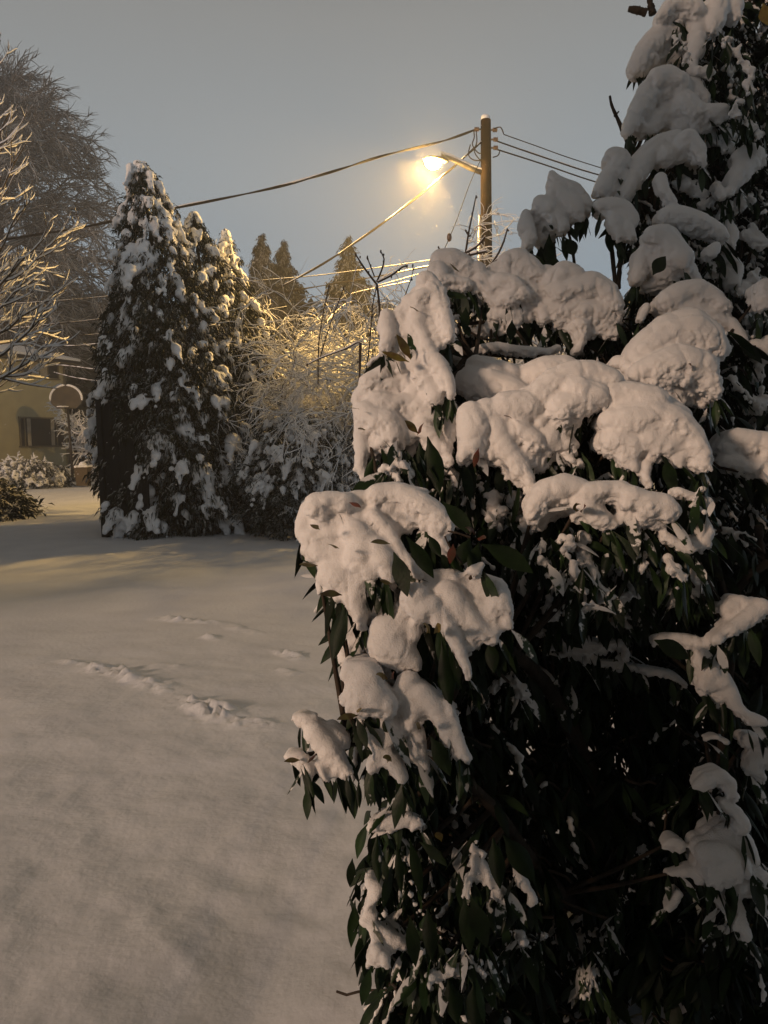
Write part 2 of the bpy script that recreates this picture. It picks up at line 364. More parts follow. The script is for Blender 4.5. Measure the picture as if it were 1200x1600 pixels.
# main group beside the black fence
conifer('cedar_tree', 'tallest snow-laden evergreen with pointed top, rising beside the black fence panel', 287, 272, DF + 0.75,
        [(0, 1.05), (0.06, 1.2), (0.25, 1.24), (0.42, 1.1), (0.6, 0.86), (0.76, 0.60), (0.9, 0.36), (0.97, 0.2), (1, 0.05)],
        9000, 1000, lump=(0.06, 0.15), seed=3, lean=-0.54, topcap=0.9, droop=0.9)
conifer('cedar_tree', 'second snow-laden evergreen with a dark flank, just right of the tallest one', 352, 345, DF + 1.5,
        [(0, 1.0), (0.25, 1.1), (0.45, 1.02), (0.65, 0.74), (0.82, 0.42), (0.94, 0.2), (1, 0.04)],
        6500, 560, lump=(0.06, 0.15), seed=5, lean=-0.42, topcap=0.9, droop=0.9)
conifer('cedar_tree', 'rightmost evergreen of the snowy clump, its thin tiered tip against the sky', 388, 372, DF + 2.4,
        [(0, 1.1), (0.25, 1.15), (0.45, 1.0), (0.62, 0.75), (0.8, 0.42), (0.88, 0.16), (0.9, 0.26), (0.93, 0.08), (0.95, 0.18), (0.98, 0.03), (1, 0.02)],
        6500, 560, lump=(0.06, 0.15), seed=9, lean=-0.3, topcap=0.6, droop=0.9)
conifer('cedar_tree', 'pale drooping evergreen half hidden at the left behind the tallest one', 222, 380, DF + 1.9,
        [(0, 0.3), (0.3, 0.62), (0.45, 0.74), (0.6, 0.62), (0.75, 0.42), (0.9, 0.24), (1, 0.05)],
        3000, 380, lump=(0.08, 0.15), seed=12, topcap=0.5, lean=0.0)

# dark broadleaf evergreen and drooping dwarf conifer right of the cedars
conifer('evergreen_shrub', 'dark evergreen shrub capped with small snow clumps, right of the evergreen clump', 478, 650, DF + 0.25,
        [(0, 0.95), (0.3, 1.12), (0.55, 1.05), (0.8, 0.8), (0.93, 0.5), (1, 0.2)],
        3200, 620, lump=(0.05, 0.10), spray=(0.08, 0.16), seed=21, cat='shrub', trunk_r=0.05, droop=0.2, lumpz=(0.35, 1.0), snowv=0.018, lean=-0.1)

def arching(name, label, base, n, H, spread, rad, snow_r, seed, lv=(9, 7), up=-0.22, cat='shrub', group=None, voxsnow=True, top=0.9, mat_w=None, S=8, sc=1.0):
    """multi-stemmed bare shrub with snow along every twig"""
    r = np.random.default_rng(seed); t = thing(name, label, cat, base, group)
    a = r.uniform(0, 2 * np.pi, n); d = norm(np.stack([np.cos(a) * spread, np.sin(a) * spread, np.full(n, 1.0)], -1) + r.normal(0, 0.12, (n, 3)))
    L = H * r.uniform(0.75, 1.25, (n, 1)); pts = [base + r.normal(0, 0.12, (n, 3)) * [1, 1, 0]]
    for k in range(S - 1):
        d = norm(d + np.array([0, 0, up * (k / S)]) + r.normal(0, 0.10, (n, 3))); pts.append(pts[-1] + d * L / (S - 1))
    A = np.stack(pts, 1); RA = rad * np.linspace(1, 0.4, S)[None] * np.ones((n, 1))
    B, RB = grow(A, lv[0], H * 0.42 * sc, 0.75, rad * 0.5, up=up * 0.45, wob=0.26, tmin=0.25, S=6, r=r)
    Cc, RC = grow(B, lv[1], H * 0.2 * sc, 0.7, rad * 0.32, up=up * 0.3, wob=0.30, tmin=0.15, S=5, r=r)
    m = MB(); m.add(*tubes(A, RA, 6)); m.build('stems', mat_w or M_TWIG, t, True)
    m = MB(); m.add(*tubes(B, RB, 4)); m.add(*tubes(Cc, RC, 4)); m.build('twigs', mat_w or M_TWIG, t, True)
    s = MB()
    for c, R_ in ((A, RA), (B, RB), (Cc, RC)):
        Q = c.copy(); tan = norm(np.gradient(c, axis=1)); hor = np.sqrt(np.clip(1 - tan[..., 2] ** 2, 0, 1))
        rr = snow_r * (0.35 + 0.75 * hor) * (0.75 + 0.5 * r.random(R_.shape)) + R_ * 0.6 * hor; rr[:, -1] *= 0.5
        Q[..., 2] += R_ + rr * 0.45; s.add(*tubes(Q, rr, 5))
    s.build('snow_cover', M_SNOWF, t, True)
    return t
def bxy(px, d): q = base_of(px, d); return q
arching('weeping_dwarf_shrub', 'low drooping shrub with thick snow on every twig at the lawn edge', bxy(548, DF - 0.9), 26, 1.05, 1.1, 0.012, 0.022, 31, lv=(7, 4), up=-0.55, sc=0.8)
th_grp = None
arching('bare_thicket_shrub', 'bare arching shrub glowing gold beside the evergreen clump', bxy(455, DF + 3.0), 40, 4.4, 0.45, 0.011, 0.0055, 41, lv=(14, 9), up=-0.42)
arching('bare_thicket_shrub', 'bare arching shrub glowing gold below the lone far conifer', bxy(540, DF + 2.9), 44, 4.7, 0.45, 0.011, 0.0055, 42, lv=(14, 9), up=-0.42)
arching('bare_thicket_shrub', 'bare arching shrub glowing gold partly behind the left edge of the near leafy shrub', bxy(645, DF + 2.9), 40, 4.8, 0.48, 0.011, 0.0055, 43, lv=(14, 9), up=-0.42)
arching('bare_thicket_shrub', 'bare snowy shrub seen through the gap under the near shrub\'s upper branches', bxy(800, DF + 2.6), 26, 4.2, 0.6, 0.016, 0.017, 44, lv=(8, 6), up=-0.3)
arching('bare_thicket_shrub', 'bare snowy shrub whose top shows right of the single leafy sprig', bxy(925, DF + 2.6), 26, 4.9, 0.5, 0.015, 0.016, 45, lv=(8, 6), up=-0.3)
arching('bare_thicket_shrub', 'low brown tangle of bare twigs just above the dark evergreen shrub', bxy(515, DF + 2.0), 40, 2.2, 0.42, 0.012, 0.009, 46, lv=(10, 7), up=-0.6)

# ------------------------------------------------------------------ far trees
def far_conifer(label, px, py, d, w0, seed, name='far_conifer'):
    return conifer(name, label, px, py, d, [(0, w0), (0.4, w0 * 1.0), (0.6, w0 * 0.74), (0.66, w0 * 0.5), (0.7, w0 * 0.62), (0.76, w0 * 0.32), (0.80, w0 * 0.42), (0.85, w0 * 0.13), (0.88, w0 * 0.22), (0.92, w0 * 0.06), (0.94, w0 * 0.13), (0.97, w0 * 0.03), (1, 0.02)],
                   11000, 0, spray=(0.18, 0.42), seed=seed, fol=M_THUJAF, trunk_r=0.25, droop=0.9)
far_conifer('far conifer with two close tips, the left one, beyond the wires', 420, 378, 33, 2.3, 51)
far_conifer('far conifer with two close tips, the right one, beyond the wires', 453, 386, 34, 2.1, 52)
far_conifer('lone far conifer rising behind the bare thicket, under the street lamp', 551, 380, 32, 2.1, 53)

def woods():
    r = np.random.default_rng(60); n = 26000
    # a wood on rising ground behind the house and behind the thicket: many crowns in one mass
    V = []
    for (px, py, d, wd) in ((-60, 470, 52, 5), (10, 455, 50, 5), (70, 470, 54, 5), (120, 462, 50, 4.5), (165, 480, 52, 4.5), (215, 470, 50, 4.5), (260, 500, 52, 5), (330, 520, 50, 5), (400, 480, 50, 4.5), (470, 478, 52, 5), (530, 492, 50, 5),
                            (590, 485, 52, 5), (660, 490, 50, 5), (740, 470, 54, 5), (820, 490, 50, 5), (900, 470, 52, 5), (990, 480, 50, 5), (1080, 470, 52, 5), (1180, 480, 50, 5), (1280, 480, 50, 5), (-140, 470, 52, 5)):
        b = base_of(px, d); H = top_z(px, py, d); m = n // 21
        h = r.random(m) ** 0.8; rd = wd * (1 - h * 0.8) * np.sqrt(r.uniform(0.3, 1, m)); th = r.uniform(0, 6.283, m)
        c = b + np.stack([np.cos(th) * rd, np.sin(th) * rd, h * H], -1)
        dr = norm(r.normal(0, 1, (m, 3)) + [0, 0, -0.7]); sd = norm(np.cross(dr, r.normal(0, 1, (m, 3)))); L = r.uniform(0.4, 1.2, (m, 1))
        V.append(np.stack([c, c + dr * L * 0.5 + sd * L * 0.28, c + dr * L, c + dr * L * 0.5 - sd * L * 0.28], 1).reshape(-1, 3))
    V = np.concatenate(V)
    o = mesh_np('far_woods', V, np.arange(len(V)).reshape(-1, 4), M_WOODS, None, False)
    tag(o, 'dark mass of woods behind the house and the thicket', 'woods', None, 'stuff')
woods()

def big_tree():
    r = np.random.default_rng(71); d = 48; b = base_of(28, d); H = top_z(28, 160, d)
    t = thing('frosted_tree', 'huge frosted tree with fine layered branches, far left above the house roof', 'tree', b)
    tr = np.stack([np.zeros(8), np.zeros(8), np.linspace(0, H, 8)], -1) + b + r.normal(0, 0.15, (8, 3)) * [1, 1, 0]
    MB().tube(tr, np.linspace(0.5, 0.05, 8), 8).build('trunk', M_TRUNK, t, True)
    A, RA = [], []
    for k in range(150):
        h = r.uniform(0.24, 0.99); L = 8.2 * (1 - ((h - 0.45) / 0.6) ** 2 * 0.75) * r.uniform(0.75, 1.1)
        if h > 0.9: L *= 0.75
        a = r.uniform(0, 6.283); el = np.interp(h, [0.2, 0.6, 1], [0.15, 0.5, 0.95])
        dr = np.array([math.cos(a) * math.cos(el), math.sin(a) * math.cos(el), math.sin(el)])
        p = b + [0, 0, h * H * 0.97]; pts = [p]
        for q in range(7):
            dr = norm(dr + np.array([0, 0, -0.10]) + r.normal(0, 0.07, 3)); p = p + dr * L / 7; pts.append(p)
        A.append(pts)
    A = np.array(A); RA = 0.09 * np.linspace(1, 0.3, 8)[None] * np.ones((len(A), 1))
    B, RB = grow(A, 17, 3.0, 0.65, 0.045, up=-0.07, wob=0.12, tmin=0.15, S=6, r=r, lenfall=0.45)
    Cc, RC = grow(B, 11, 1.2, 0.6, 0.026, up=-0.08, wob=0.14, tmin=0.1, S=4, r=r, lenfall=0.4)
    MB().add(*tubes(A, RA, 5)).build('branches', M_FARTWIG, t, True)
    MB().add(*tubes(B, RB, 3)).add(*tubes(Cc, RC, 3)).build('twigs', M_FARTWIG, t, True)
big_tree()

def left_tree():
    # young deciduous tree whose trunk stands just outside the frame; snowy limbs reach in from the left
    r = np.random.default_rng(81); d = 15.0; b = base_of(-75, d)
    t = thing('snowy_bare_tree', 'bare tree at the left edge, gold-lit limbs lined with snow reaching over the house', 'tree', b)
    A = []
    for (x0, y0, x1, y1, x2, y2, dd) in ((-75, 470, -20, 330, 40, 230, 0.3), (-75, 520, 0, 440, 72, 372, -0.4), (-75, 560, 10, 520, 95, 450, 0.2), (-75, 600, 20, 560, 72, 486, -0.6), (-75, 540, -10, 470, 100, 362, 0.9),
                                     (-75, 440, -30, 300, 10, 170, 0.0), (-75, 620, 10, 590, 72, 540, -0.8), (-75, 600, -10, 590, 48, 580, 0.4), (-75, 500, -20, 430, 30, 330, -0.8), (-75, 580, 0, 530, 60, 520, 1.2), (-75, 400, -40, 250, 2, 60, 0.5),
                                     (-75, 480, -30, 420, 45, 410, 1.1), (-75, 560, -20, 500, 40, 445, -0.2), (-75, 640, -10, 620, 30, 560, 0.1)):
        s = np.linspace(0, 1, 9)[:, None]; p0, p1, p2 = P(x0, y0, d), P(x1, y1, d + dd * 0.5), P(x2, y2, d + dd)
        A.append((1 - s) ** 2 * p0 + 2 * s * (1 - s) * p1 + s * s * p2)
    A = np.array(A) + r.normal(0, 0.03, (len(A), 9, 3)); RA = 0.035 * np.linspace(1, 0.28, 9)[None] * np.ones((len(A), 1))
    top = P(-75, 330, d); MB().tube([b, b + [0.05, 0, 2], [top[0], top[1], top[2]]], [0.14, 0.1, 0.05], 10).build('trunk', M_TRUNK, t, True)
    B, RB = grow(A, 8, 1.2, 0.6, 0.014, up=0.10, wob=0.12, tmin=0.25, S=6, r=r, bias=np.array([0.5, 0, 0.15]))
    Cc, RC = grow(B, 3, 0.5, 0.6, 0.009, up=0.12, wob=0.12, tmin=0.2, S=5, r=r)
    MB().add(*tubes(A, RA, 6)).build('branches', M_TWIG, t, True)
    MB().add(*tubes(B, RB, 4)).add(*tubes(Cc, RC, 4)).build('twigs', M_TWIG, t, True)
    s = MB()
    for c, R_ in ((A, RA), (B, RB), (Cc, RC)):
        tan = norm(np.gradient(c, axis=1)); hor = np.sqrt(np.clip(1 - tan[..., 2] ** 2, 0, 1)); rr = (0.012 + R_ * 0.75) * hor * (0.8 + 0.5 * r.random(R_.shape)); rr[:, -1] *= .5
        Q = c.copy(); Q[..., 2] += R_ * 0.9 + rr * 0.35; s.add(*tubes(Q, rr, 5))
    s.build('snow_cover', M_SNOWF, t, True)
left_tree()

# ------------------------------------------------------------------ house across the drive
def house():
    dA, dB = 37.5, 41.5
    A = P(0, 700, dA)[:2]; B = P(105, 700, dB)[:2]
    ex = norm(B - A); ez = np.array([0, 0, 1.0]); n = np.array([ex[1], -ex[0]])       # n points out of the facade (towards camera side)
    if n @ (-A) < 0: n = -n
    EX = np.array([ex[0], ex[1], 0]); N = np.array([n[0], n[1], 0]); R = np.stack([EX, N, ez], 1)
    eave = float(P(105, 566, dB)[2]) + 0.0; org = np.array([B[0], B[1], 0])
    L, D = 11.0, 9.0
    h = thing('suburban_house', 'two-storey beige house with snowy hip roof and two windows, left edge', 'house', org)
    def W(u, o_, z): return org - EX * u + N * o_ + ez * z          # u metres left of the right corner, o_ out of the wall
    MB().box(org - EX * L / 2 - N * D / 2 + ez * (0.45 + eave) / 2 , (L, D, eave - 0.45), R).build('wall', M_WALL, h)
    MB().box(org - EX * L / 2 - N * D / 2 + ez * 0.2, (L - 0.1, D - 0.1, 0.5), R).build('foundation', M_DARK, h)  # dark colour stands in for the shadow under the wall
    # hip roof with overhang
    oh = 0.62; z0 = eave - 0.02; rz = eave + 1.35
    c = [W(-oh, oh, z0), W(L + oh, oh, z0), W(L + oh, -D - oh, z0), W(-oh, -D - oh, z0), W(L * .32, -D * .45, rz), W(L * .68, -D * .45, rz)]
    V = np.array(c + [q + ez * 0.16 for q in c]); 
    rf = MB(); rf.add(np.array(c + [c[0] - ez * .16, c[1] - ez * .16, c[2] - ez * .16, c[3] - ez * .16]), [[0, 1, 5, 4], [2, 3, 4, 5], [6, 7, 8, 9], [0, 6, 7, 1], [1, 7, 8, 2], [2, 8, 9, 3], [3, 9, 6, 0]])
    rf.add(np.array(c), [[1, 2, 5], [3, 0, 4]]); ro = rf.build('roof', M_TRIM, h)
    top = [q + ez * (0.16 if k < 4 else 0.2) for k, q in enumerate(c)]; low = [q + ez * 0.004 for q in c]
    sn = MB(); sn.add(np.array(top + low), [[0, 1, 5, 4], [2, 3, 4, 5], [0, 6, 7, 1], [1, 7, 8, 2], [2, 8, 9, 3], [3, 9, 6, 0]]); sn.add(np.array(top), [[1, 2, 5], [3, 0, 4]])
    sn.build('snow_cover', M_SNOWF, ro)
    def upx(px):            # facade coordinate of a pixel column
        ray = (P(px, 700, 1.0) - C0)[:2]; m_ = np.array([[ray[0], ex[0]], [ray[1], ex[1]]]); s_, u_ = np.linalg.solve(m_, B); return u_
    def zpx(px, py):
        u = upx(px); q = B - ex * u; ray = P(px, py, 1.0) - C0; k = np.linalg.norm(q) / np.linalg.norm(ray[:2]); return C0[2] + ray[2] * k
    for (xa, xb, ya, yb, kind) in ((41, 96, 563, 593, 'up'), (32, 101, 651, 697, 'low')):
        ua, ub = upx(xb), upx(xa); zt, zb = zpx(xb, ya + 3), zpx(xb, yb); uc, wd, hg, zc = (ua + ub) / 2, ub - ua, zt - zb, (zt + zb) / 2
        wn = MB(); fr = 0.07
        wn.box(W(uc, 0.03, zt), (wd + 0.1, 0.10, fr), R).box(W(uc, 0.04, zb), (wd + 0.16, 0.14, fr), R)
        for u_ in (ua, ub): wn.box(W(u_, 0.03, zc), (fr, 0.09, hg - fr), R)
        wo = wn.build('window', M_TRIM if kind == 'low' else M_TRIM, h)
        MB().box(W(uc, 0.004, zc), (wd - fr, 0.03, hg - fr), R).build('pane', M_GLASS, wo)
        if kind == 'up':
            for k in range(2): MB().box(W(ua + wd * (0.42 + 0.24 * k), 0.03, zc + 0.0), (wd * 0.23, 0.02, hg - 0.16), R).build('blind', M_CURT, wo)
            for q_ in (0.54, 0.3): MB().box(W(ua + wd * q_, 0.045, zc), (0.05, 0.05, hg - fr), R).build('mullion', M_TRIM, wo)
        else:
            for q_ in (0.18, 0.9): MB().box(W(ua + wd * q_, .045, zc), (0.06, 0.05, hg - fr), R).build('mullion', M_TRIM, wo)
            for q_ in (0.8, 0.27): MB().box(W(ua + wd * q_, 0.026, zc), (wd * 0.08, 0.012, hg - 0.1), R).build('curtain', M_CURT, wo)
    MB().tube([W(0.05, 0.14, eave - 0.1), W(0.05, 0.10, eave - 0.4), W(0.05, 0.10, 0.5)], 0.05, 8).build('downpipe', M_TRIM, h, True)
    MB().box(W(L / 2, oh + 0.05, z0 - 0.04), (L + 2 * oh, 0.11, 0.13), R).build('gutter', M_DARK, h)
house()

# shrubs before the house
arching('snowy_garden_shrub', 'bare twiggy shrub bent under snow beneath the lower house window', bxy(40, 33.0), 24, 1.5, 0.9, 0.014, 0.03, 91, lv=(6, 4), up=-0.5)
arching('snowy_garden_shrub', 'bare twiggy shrub with snowy twigs between the basketball hoop and the fence', bxy(158, 38.0), 24, 3.2, 0.4, 0.014, 0.022, 93, lv=(8, 5), up=-0.25)
conifer('snowy_hedge_shrub', 'rounded hedge shrub thick with gold-lit snow at the drive edge', 45, 718, 31.0, [(0, 1.5), (0.5, 1.45), (0.8, 1.0), (1, 0.3)], 1500, 520, lump=(0.06, 0.12), seed=95, cat='shrub', droop=0.2, snowv=0.04, lumpz=(0.05, 1))
conifer('snowy_hedge_shrub', 'small rounded shrub of gold-lit snow clumps just left of the basketball pole', 94, 728, 37.0, [(0, 0.7), (0.5, 0.7), (0.8, 0.45), (1, 0.1)], 500, 200, lump=(0.06, 0.12), seed=96, cat='shrub', droop=0.2, snowv=0.04, lumpz=(0.05, 1))
conifer('dark_conifer_shrub', 'dark low conifer branches dusted with snow at the left frame edge', -28, 742, 17.2, [(0, 1.0), (0.3, 0.95), (0.6, 0.6), (1, 0.1)], 1500, 60, lump=(0.03, 0.06), spray=(0.15, 0.3), seed=97, cat='shrub', droop=0.1, snowv=0.022)

# ------------------------------------------------------------------ basketball hoop, bins, fence
def hoop():
    g = G(114, 752); d = depth_at_ground(114, 752); t = thing('basketball_hoop', 'free-standing basketball hoop, its fan-shaped backboard rimmed with snow, before the house', 'basketball hoop', g)
    top = P(105, 625, d); MB().tube([g, (g + top) / 2, top], [0.06, 0.055, 0.05], 10).build('pole', M_METALD, t, True)
    MB().box(g + [-.35, 0, .09], (1.15, 0.75, 0.16)).build('base', M_METALD, t)
    # fan-shaped board
    c = P(104, 636, d - 0.25); s = d / F; R1 = 24 * s; pts = []
    for a in np.linspace(math.radians(197), math.radians(-17), 25): pts.append((math.cos(a) * R1 * 1.02, 12 * s + math.sin(a) * R1 * 0.86))
    pts += [(R1 * 0.62, -R1 * 0.10), (-R1 * 0.62, -R1 * 0.10)]
    n = len(pts); V = np.array([[x, -0.02, z] for x, z in pts] + [[x, 0.02, z] for x, z in pts] + [[0, -0.02, 10 * s], [0, 0.02, 10 * s]]) + c
    tri = [[i, (i + 1) % n, 2 * n] for i in range(n)] + [[n + (i + 1) % n, n + i, 2 * n + 1] for i in range(n)]; qd = [[i, n + i, n + (i + 1) % n, (i + 1) % n] for i in range(n)]
    m = MB(); m.add(V, tri); m.add(V, qd); bo = m.build('backboard', M_BOARD, t)
    arc = np.array([[x, -0.0, z + 0.03] for x, z in pts[1:24]]) + c
    MB().tube(arc, np.r_[0.03, np.full(21, 0.055), 0.03], 8).build('snow_cap', M_SNOWF, bo, True)
    ar = np.linspace(0, 2 * np.pi, 25); rc = c + [-.05, -0.30, -0.02]
    MB().tube(np.stack([np.cos(ar) * .23, np.sin(ar) * .23, 0 * ar], 1) + rc, 0.012, 6).build('rim', M_METALD, t, True)
    MB().tube(np.stack([np.cos(ar) * .23, np.sin(ar) * .23, 0 * ar + .025], 1) + rc, 0.028, 6).build('rim_snow', M_SNOWF, t, True)
    MB().box(c + [0, 0.16, 0.0], (0.12, 0.3, 0.12)).build('bracket', M_METALD, t)
hoop()
def bin_(px, py, wpx, hpx, label):
    g = G(px, py); d = depth_at_ground(px, py); s = d / F; W_, H_ = wpx * s, hpx * s
    t = thing('refuse_bin', label, 'bin', g, 'brown bins by the drive')
    V = []; 
    for z, k in ((0.03, 0.8), (H_ * 0.94, 1.0)): V += [[sx * W_ / 2 * k, sy * W_ / 2 * k, z] for sx, sy in ((-1, -1), (1, -1), (1, 1), (-1, 1))]
    MB().add(np.array(V) + g, [[0, 1, 5, 4], [1, 2, 6, 5], [2, 3, 7, 6], [3, 0, 4, 7], [3, 2, 1, 0]]).build('body', M_BIN, t)
    MB().box(g + [0, 0, H_ * 0.97], (W_ * 1.12, W_ * 1.12, H_ * 0.07)).build('lid', M_BIN, t)
    r = np.random.default_rng(int(px)); n = 30
    C_ = g + np.stack([r.uniform(-.46, .46, n) * W_, r.uniform(-.46, .46, n) * W_, np.full(n, H_ * 1.02)], 1)
    snow_mesh('snow_cap', np.r_[C_, [g + [0, 0, H_ * 1.08]]], np.r_[np.full(n, 0.075), 0.17], M_SNOWF, t, 0.02, amp=0.004, sub=2)
    for sx in (-1, 1): MB().tube([g + [sx * W_ * .3 - .03, W_ * .45, .08], g + [sx * W_ * .3 + .03, W_ * .45, .08]], 0.08, 10).build('wheel', M_METALD, t)
bin_(131, 760, 20, 30, 'brown bin with a round cap of snow, beside the basketball pole')
bin_(160, 758, 13, 27, 'brown bin under snow, mostly hidden behind the edge of the black fence')

def fence():
    a = G(166, 839); b = G(236, 842); top = float(P(161, 626, DF)[2]); a[2] = b[2] = 0
    ex = norm(b - a); ang = math.atan2(ex[1], ex[0]); R = np.array(Matrix.Rotation(ang, 3, 'Z')); L = np.linalg.norm(b - a)
    t = thing('black_fence_panel', 'tall black board fence panel ending at the left of the evergreen clump', 'fence', a)
    MB().box(a + [0, 0, top / 2], (0.11, 0.11, top), R).build('post', M_FENCE, t)
    m = MB(); n = 6; bw = (L - 0.06) / n
    for k in range(n): m.box(a + ex * (0.06 + bw * (k + .5)) + [0, 0, top / 2 + 0.02 * 0], (bw - 0.008, 0.022 + 0.004 * (k % 2), top - 0.06), R)
    for z in (0.3, top - 0.35): m.box(a + ex * (L / 2 + .03) + np.array([0, 0, z]) + np.array([-ex[1], ex[0], 0]) * 0.035, (L - .06, 0.04, 0.09), R)
    m.build('boards', M_FENCE, t)
    MB().box(a + ex * L / 2 + [0, 0, top + 0.02], (L + 0.22, 0.17, 0.04), R).build('cap_rail', M_FENCE, t)
fence()

# ------------------------------------------------------------------ utility pole, street lamp, wires
DP = 18.0
def on(px, py, d=DP): return P(px, py, d)
def pole():
    b = base_of(762, DP); top = on(759, 188)
    t = thing('utility_pole', 'brown wooden utility pole with a snow cap, carrying the wires', 'utility pole', b)
    MB().tube([b, b * .5 + top * .5, top], [0.165, 0.142, 0.118], 14).build('shaft', M_POLE, t, True)
    snow_mesh('snow_cap', np.array([top + [0, 0, .03], top + [-.03, 0, .06], top + [.03, .03, .05]]), np.array([.115, .09, .08]), M_SNOWF, t, 0.015, amp=0.004)
    m = MB()
    for (x, y, s) in ((747, 202, -1), (772, 218, 1), (772, 231, 1), (771, 203, 1)):
        q = on(x, y, DP - 0.05); q0 = on(760, y, DP - 0.02); MB().tube([q0, q], 0.02, 6).build('bracket', M_STEEL, t, True)
        ins = MB()
        for k in range(3): ins.ball(q + [s * 0.035 * k, 0, 0], (0.024, 0.055, 0.055), 2)
        ins.build('insulator', M_CERAM, t, True)
    # slack jumper cables looping down the pole
    for pts in (((740, 203), (741, 215), (738, 226), (746, 238), (752, 240)), ((744, 204), (745, 222), (741, 236), (748, 248), (753, 250)), ((772, 201), (782, 199), (787, 209)), ((770, 246), (778, 243), (781, 236)), ((735, 226), (732, 242), (740, 250), (752, 251))):
        q = np.array([on(x, y, DP - 0.2) for x, y in pts]); MB().tube(smooth(q, 14), 0.014, 5).build('jumper_cable', M_CABLE, t, True)
    # conduit strapped to the left flank, white with snow
    c0, c1 = on(751, 336, DP - .1), on(750, 470, DP - .1)
    MB().tube([c1, c0], 0.035, 8).build('conduit', M_STEEL, t, True)
    zz = np.linspace(0, 1, 12)[:, None]; q = c1 * (1 - zz) + c0 * zz + [-.035, 0, 0]; MB().tube(q, 0.012 + 0.02 * rng.random(12), 7).build('conduit_snow', M_SNOWF, t, True)
    # arm bracket plate
    # street lamp fixed to the pole (a fitting of its own)
def smooth(q, n):
    t = np.linspace(0, len(q) - 1, n); i = np.clip(t.astype(int), 0, len(q) - 2); f = (t - i)[:, None]
    pm = q[np.clip(i - 1, 0, None)]; p0 = q[i]; p1 = q[i + 1]; p2 = q[np.clip(i + 2, None, len(q) - 1)]
    return 0.5 * ((2 * p0) + (-pm + p1) * f + (2 * pm - 5 * p0 + 4 * p1 - p2) * f ** 2 + (-pm + 3 * p0 - 3 * p1 + p2) * f ** 3)
pole()

def lamp():
    root = on(754, 270); dl = DP - 0.35
    t = thing('street_lamp', 'glowing yellow street lamp on an arm reaching left from the utility pole', 'street lamp', root)
    e1, e2, e3 = on(735, 263, DP - .05), on(705, 248, dl + .1), on(690, 244, dl)
    MB().tube([root, e1, e2, e3], [0.06, 0.058, 0.05, 0.045], 10).build('arm', M_STEEL, t, True)
    q = np.array([root, e1, e2, e3]) + [0, 0, 0.06]; MB().tube(smooth(q, 16), 0.035 + 0.02 * rng.random(16), 7).build('arm_snow', M_SNOWF, t, True)
    hc = on(681, 250, dl - .02)
    ax = norm(e3 - e2); 
    m = MB(); V, Fc = ico(3); V = V * [0.30, 0.15, 0.085]; ang = math.atan2(ax[2], ax[0]); 
    Rm = np.array(Matrix.Rotation(0.12, 3, 'Y')); keep = V.copy(); keep[:, 2] = np.maximum(keep[:, 2], -0.02)
    m.add(keep @ Rm.T + hc, Fc); m.build('lamp_head', M_STEEL, t, True)
    lc = hc + np.array([-0.06, 0, -0.035])
    V, Fc = ico(3); L_ = V * [0.19, 0.16, 0.17]; L_[:, 2] = np.minimum(L_[:, 2], 0.03)
    MB().add(L_ + lc, Fc).build('lamp_lens', M_LENS, t, True)
    ld = bpy.data.lights.new('street_lamp_light', 'SPOT'); ld.energy = 7500; ld.color = (1.0, 0.60, 0.18); ld.shadow_soft_size = 0.14
    ld.spot_size = math.radians(164); ld.spot_blend = 0.4
    lo = bpy.data.objects.new('street_lamp_light', ld); COL.objects.link(lo); lo.location = lc + np.array([0, 0, -0.19])
    aim = Vector((-0.85, 0.8, -1.0)); lo.rotation_euler = (-aim).to_track_quat('Z', 'Y').to_euler()
    l2 = bpy.data.lights.new('street_lamp_spill', 'POINT'); l2.energy = 420; l2.color = ld.color; l2.shadow_soft_size = 0.1
    o2 = bpy.data.objects.new('street_lamp_spill', l2); COL.objects.link(o2); o2.location = lc + np.array([-0.12, -0.2, -0.10]); o2.parent = t; o2.matrix_parent_inverse = Matrix.Translation(t.location).inverted()
    lo.parent = t; lo.matrix_parent_inverse = Matrix.Translation(t.location).inverted()
lamp()

def wire(label, pts, rad, snow=0.0, sag=0.0, strands=1, frac=0.5, seed=1, group='overhead wires'):
    """pts: (px,py,depth) control points"""
    r = np.random.default_rng(seed); q = np.array([P(x, y, d) for x, y, d in pts]); n = 70; c = smooth(q, n)
    t = thing('overhead_wire', label, 'wire', c[0], group)
    m = MB()
    if strands == 1: m.tube(c, rad, 6)
    else:
        L = np.linspace(0, 1, n) * np.linalg.norm(q[-1] - q[0]) * 2.2
        for k in range(strands):
            ph = L + k * 2 * np.pi / strands; m.tube(c + np.stack([0 * ph, np.cos(ph), np.sin(ph)], 1) * rad * 0.9, rad, 6)
    m.build('cable', M_CABLE, t, True)
    if snow:
        i = 0
        while i < n - 3:
            ln = int(r.integers(3, 12))
            if r.random() < frac:
                seg = c[i:min(n, i + ln + 1)]
                if len(seg) > 2:
                    rr = snow * np.sin(np.linspace(0.25, np.pi - .25, len(seg))) * r.uniform(.7, 1.15); MB().tube(seg + np.array([0, 0, 1]) * (rad + rr * .5)[:, None], rr, 6).build('snow_crust', M_SNOWF, t, True)
            i += ln
    return t
wire('dark twisted wire from the pole top sweeping left past the tallest evergreen', [(747, 201, DP), (690, 221, 17.6), (600, 243, 17.3), (520, 268, 17.1), (430, 293, 17.1), (285, 323, 17.5), (200, 341, 18), (100, 360, 19), (-60, 384, 20)], 0.016, 0.026, strands=2, frac=0.28, seed=2)
wire('thick gold-lit wire bundle slanting from the pole down to the evergreen clump', [(753, 222, DP), (744, 229, 17.9), (700, 268, 18.2), (610, 340, 19.2), (500, 415, 20.5), (398, 466, 22), (300, 495, 24), (190, 514, 26)], 0.016, 0.014, strands=2, frac=0.8, seed=3)
